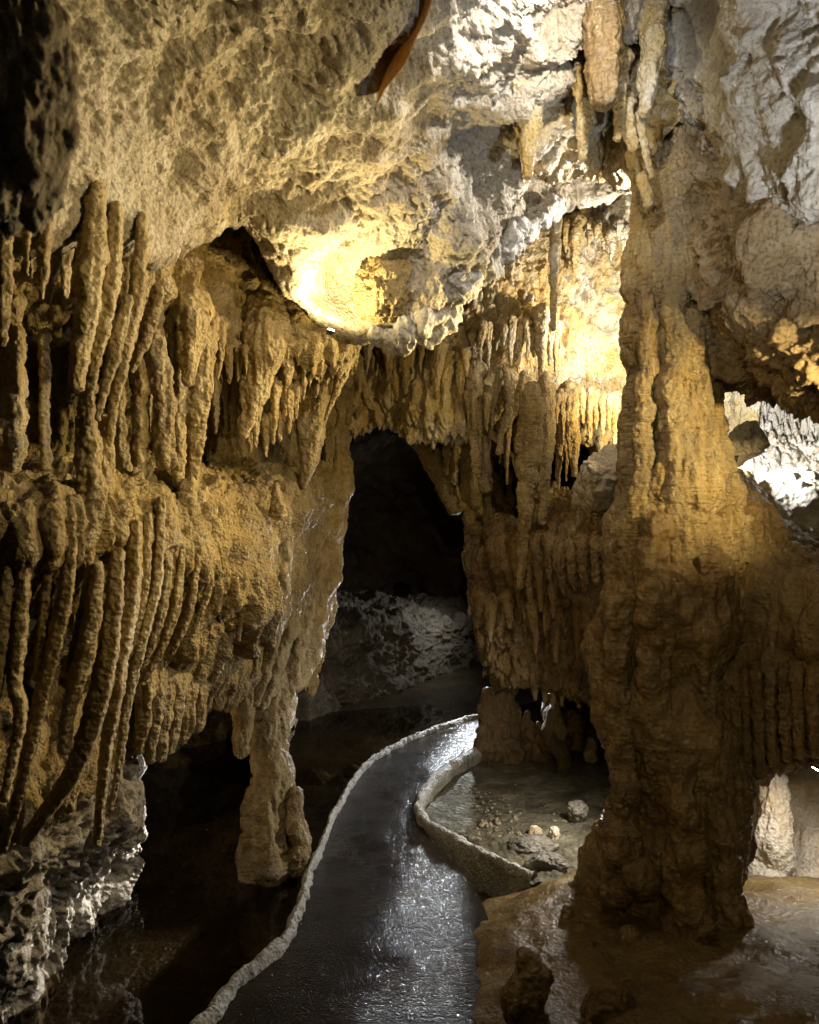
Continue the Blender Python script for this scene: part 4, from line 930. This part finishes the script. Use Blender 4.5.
stalagmite([(612, 985, 26, 2.3), (608, 1000, 40, 2.28), (606, 1030, 50, 2.25), (606, 1070, 56, 2.22)], M['wet'], "squat wet stalagmite stub beside the dark round-topped one", 97)
stalagmite([(276, 484, 5, 3.25), (276, 496, 10, 3.25), (277, 516, 16, 3.24)], M['drip'], "small pointed stalagmite on the flowstone ledge below the niche", 98)
stalagmite([(187, 482, 15, 2.8), (187, 495, 18, 2.78), (187, 515, 22, 2.76)], M['drip'], "stubby flat-topped stalagmite on the flowstone ledge", 99)
blob("pool_stone", G(532, 846, 0.02), (0.11, 0.09, 0.028), M['bed'], 31, "flat brown stone in the pool carrying pale stubs", "stone", sub=50)
blob("pool_stone", G(578, 810, 0.04), (0.05, 0.045, 0.04), M['bed'], 32, "dark rough stone in the pool against the column foot", "stone", sub=50)
blob("pool_stone", G(545, 862, 0.03), (0.09, 0.06, 0.03), M['bed'], 33, "broken pale stone slab near the pool rim", "stone", sub=50, cuts=4)
blob("rock", P(800, 925, 2.95), (0.16, 0.12, 0.06), M['wet'], 34, "low wet rock in front of the pale lower hollow", "rock")
def gravel():
    rr = np.random.RandomState(44); Vs = []; Qs = []; k = 0
    nu, nv = 9, 6
    u = np.linspace(0, 2 * math.pi, nu, endpoint=False); v = np.linspace(0.05, math.pi - 0.05, nv)
    base = np.stack([np.outer(np.sin(v), np.cos(u)), np.outer(np.sin(v), np.sin(u)), np.outer(np.cos(v), np.ones(nu))], -1).reshape(-1, 3)
    for _ in range(260):
        t = rr.rand() ** 1.6
        x_ = rr.uniform(470, 592); c = G(x_, min(840 + (x_ - 470) * 0.34, 868) - 60 * t, 0.0); r = rr.uniform(0.005, 0.02) * (1.2 - 0.7 * t)
        c[2] = 0.005 - 0.03 * t
        sc_ = rr.uniform(0.6, 1.3, 3) * SC(1, 1, 0.6) * r
        Vs.append(c + base * sc_ * (1 + 0.3 * perlin(base * 1.4 + rr.rand(3) * 50))[:, None]); Qs.append(grid_quads(nv, nu, True) + k); k += len(base)
    o = mesh_obj("gravel", np.concatenate(Vs), np.concatenate(Qs), M['pale']); tag(o, "loose grey gravel on the near bed of the clear pool", "gravel", None, "stuff")
gravel()
stalagmite([(588, 940, 8, 2.62), (588, 948, 15, 2.61), (588, 970, 20, 2.6)], M['wet'], "low wet knob on the floor just left of the column foot", 121)
stalagmite([(652, 992, 10, 2.4), (652, 1002, 20, 2.39), (652, 1035, 28, 2.37)], M['wet'], "rounded wet knob in front of the column foot at the picture's bottom", 122)
stalagmite([(566, 905, 6, 2.85), (566, 911, 11, 2.84), (566, 925, 15, 2.83)], M['wet'], "tiny wet knob on the mound below the pool stones", 123)
# white column in the low hollow
def white_col():
    lst = [(772, 775, 22, 3.7), (772, 810, 26, 3.68), (772, 850, 34, 3.66), (772, 890, 44, 3.62), (774, 915, 80, 3.58), (776, 930, 100, 3.55)]
    o = tube("white_column", [P(x, y, d) for x, y, w, d in lst], [w / 2 / F * d for x, y, w, d in lst], M['calcite'], 101, lobes=0.06, knob=0.04, rough=0.05)
    tag(o, "smooth milky white column lit inside the lower hollow", "column")
white_col()

# ------------------------------------------------------------------ lamps
LABEL = {"fringe": "floodlight low behind the great column lighting the pale fringe", "cross": "unseen floodlight added behind the great column to rake the far wall", "rock": "small unseen floodlight added behind the column in the dark pool", "chimney": "floodlight above the column head shining down the bright shaft", "niche": "small black floodlight glowing in the golden ceiling niche", "shaft": "floodlight hidden behind the great column lighting the fringe",
         "shaft_top": "floodlight tucked behind the column top lighting the shaft", "chamber": "floodlight behind the column lighting the right chamber",
         "lip": "unseen floodlight added above the ceiling lip to brighten the golden fringe", "side": "unseen floodlight added out of view to rake the great column", "front": "unseen fill floodlight added behind the camera for the great column", "pool": "floodlight behind the column foot shining low across the pool", "pillar": "floodlight behind the dark rock pillar lighting path and pool", "bank": "floodlight behind the hanging mass lighting the far bank", "tunnel": "unseen floodlight added high in the tunnel for a streak along the path",
         "low": "small floodlight lighting the lower pale hollow", "wall_fill": "unseen fill floodlight added out of view for the left wall", "ceil": "walkway floodlight aimed up at the pale ceiling"}
def lamp(key, loc, aim, col, watts, cone, size):
    root = empty("floodlight", loc, LABEL[key], "lamp")
    dirn = Vector((aim - loc).tolist()).normalized()
    q = dirn.to_track_quat('-Z', 'Y')
    R = np.array(q.to_matrix())
    def local_box(name, hx, hy, z0, z1, mat, taper=1.0):
        c = np.array([[sx * hx * t, sy * hy * t, z] for z, t in ((z0, 1.0), (z1, taper)) for sx, sy in ((-1, -1), (1, -1), (1, 1), (-1, 1))])
        V = c @ R.T + np.asarray(loc)
        Q = [(0, 1, 2, 3), (7, 6, 5, 4), (0, 4, 5, 1), (1, 5, 6, 2), (2, 6, 7, 3), (3, 7, 4, 0)]
        o = mesh_obj(name, V, Q, mat, root, loc, smooth=False)
        bv = o.modifiers.new("bevel", 'BEVEL'); bv.width = size * 0.12; bv.segments = 2
        return o
    local_box("housing", size * 1.5, size * 0.8, 0.012, size * 1.0, M['housing'], 0.7)
    local_box("lens", size * 1.3, size * 0.65, 0.006, 0.011, M['lens_cool'] if col == COOL else M['lens_warm'])
    ld = bpy.data.lights.new("lamp_light", 'SPOT'); ld.energy = watts; ld.color = col; ld.shadow_soft_size = size
    ld.spot_size = math.radians(cone); ld.spot_blend = 0.9
    lo = bpy.data.objects.new("lamp_light", ld); COL.objects.link(lo); lo.parent = root
    lo.location = dirn * 0.012; lo.rotation_euler = q.to_euler()
for a in LAMPS: lamp(*a)
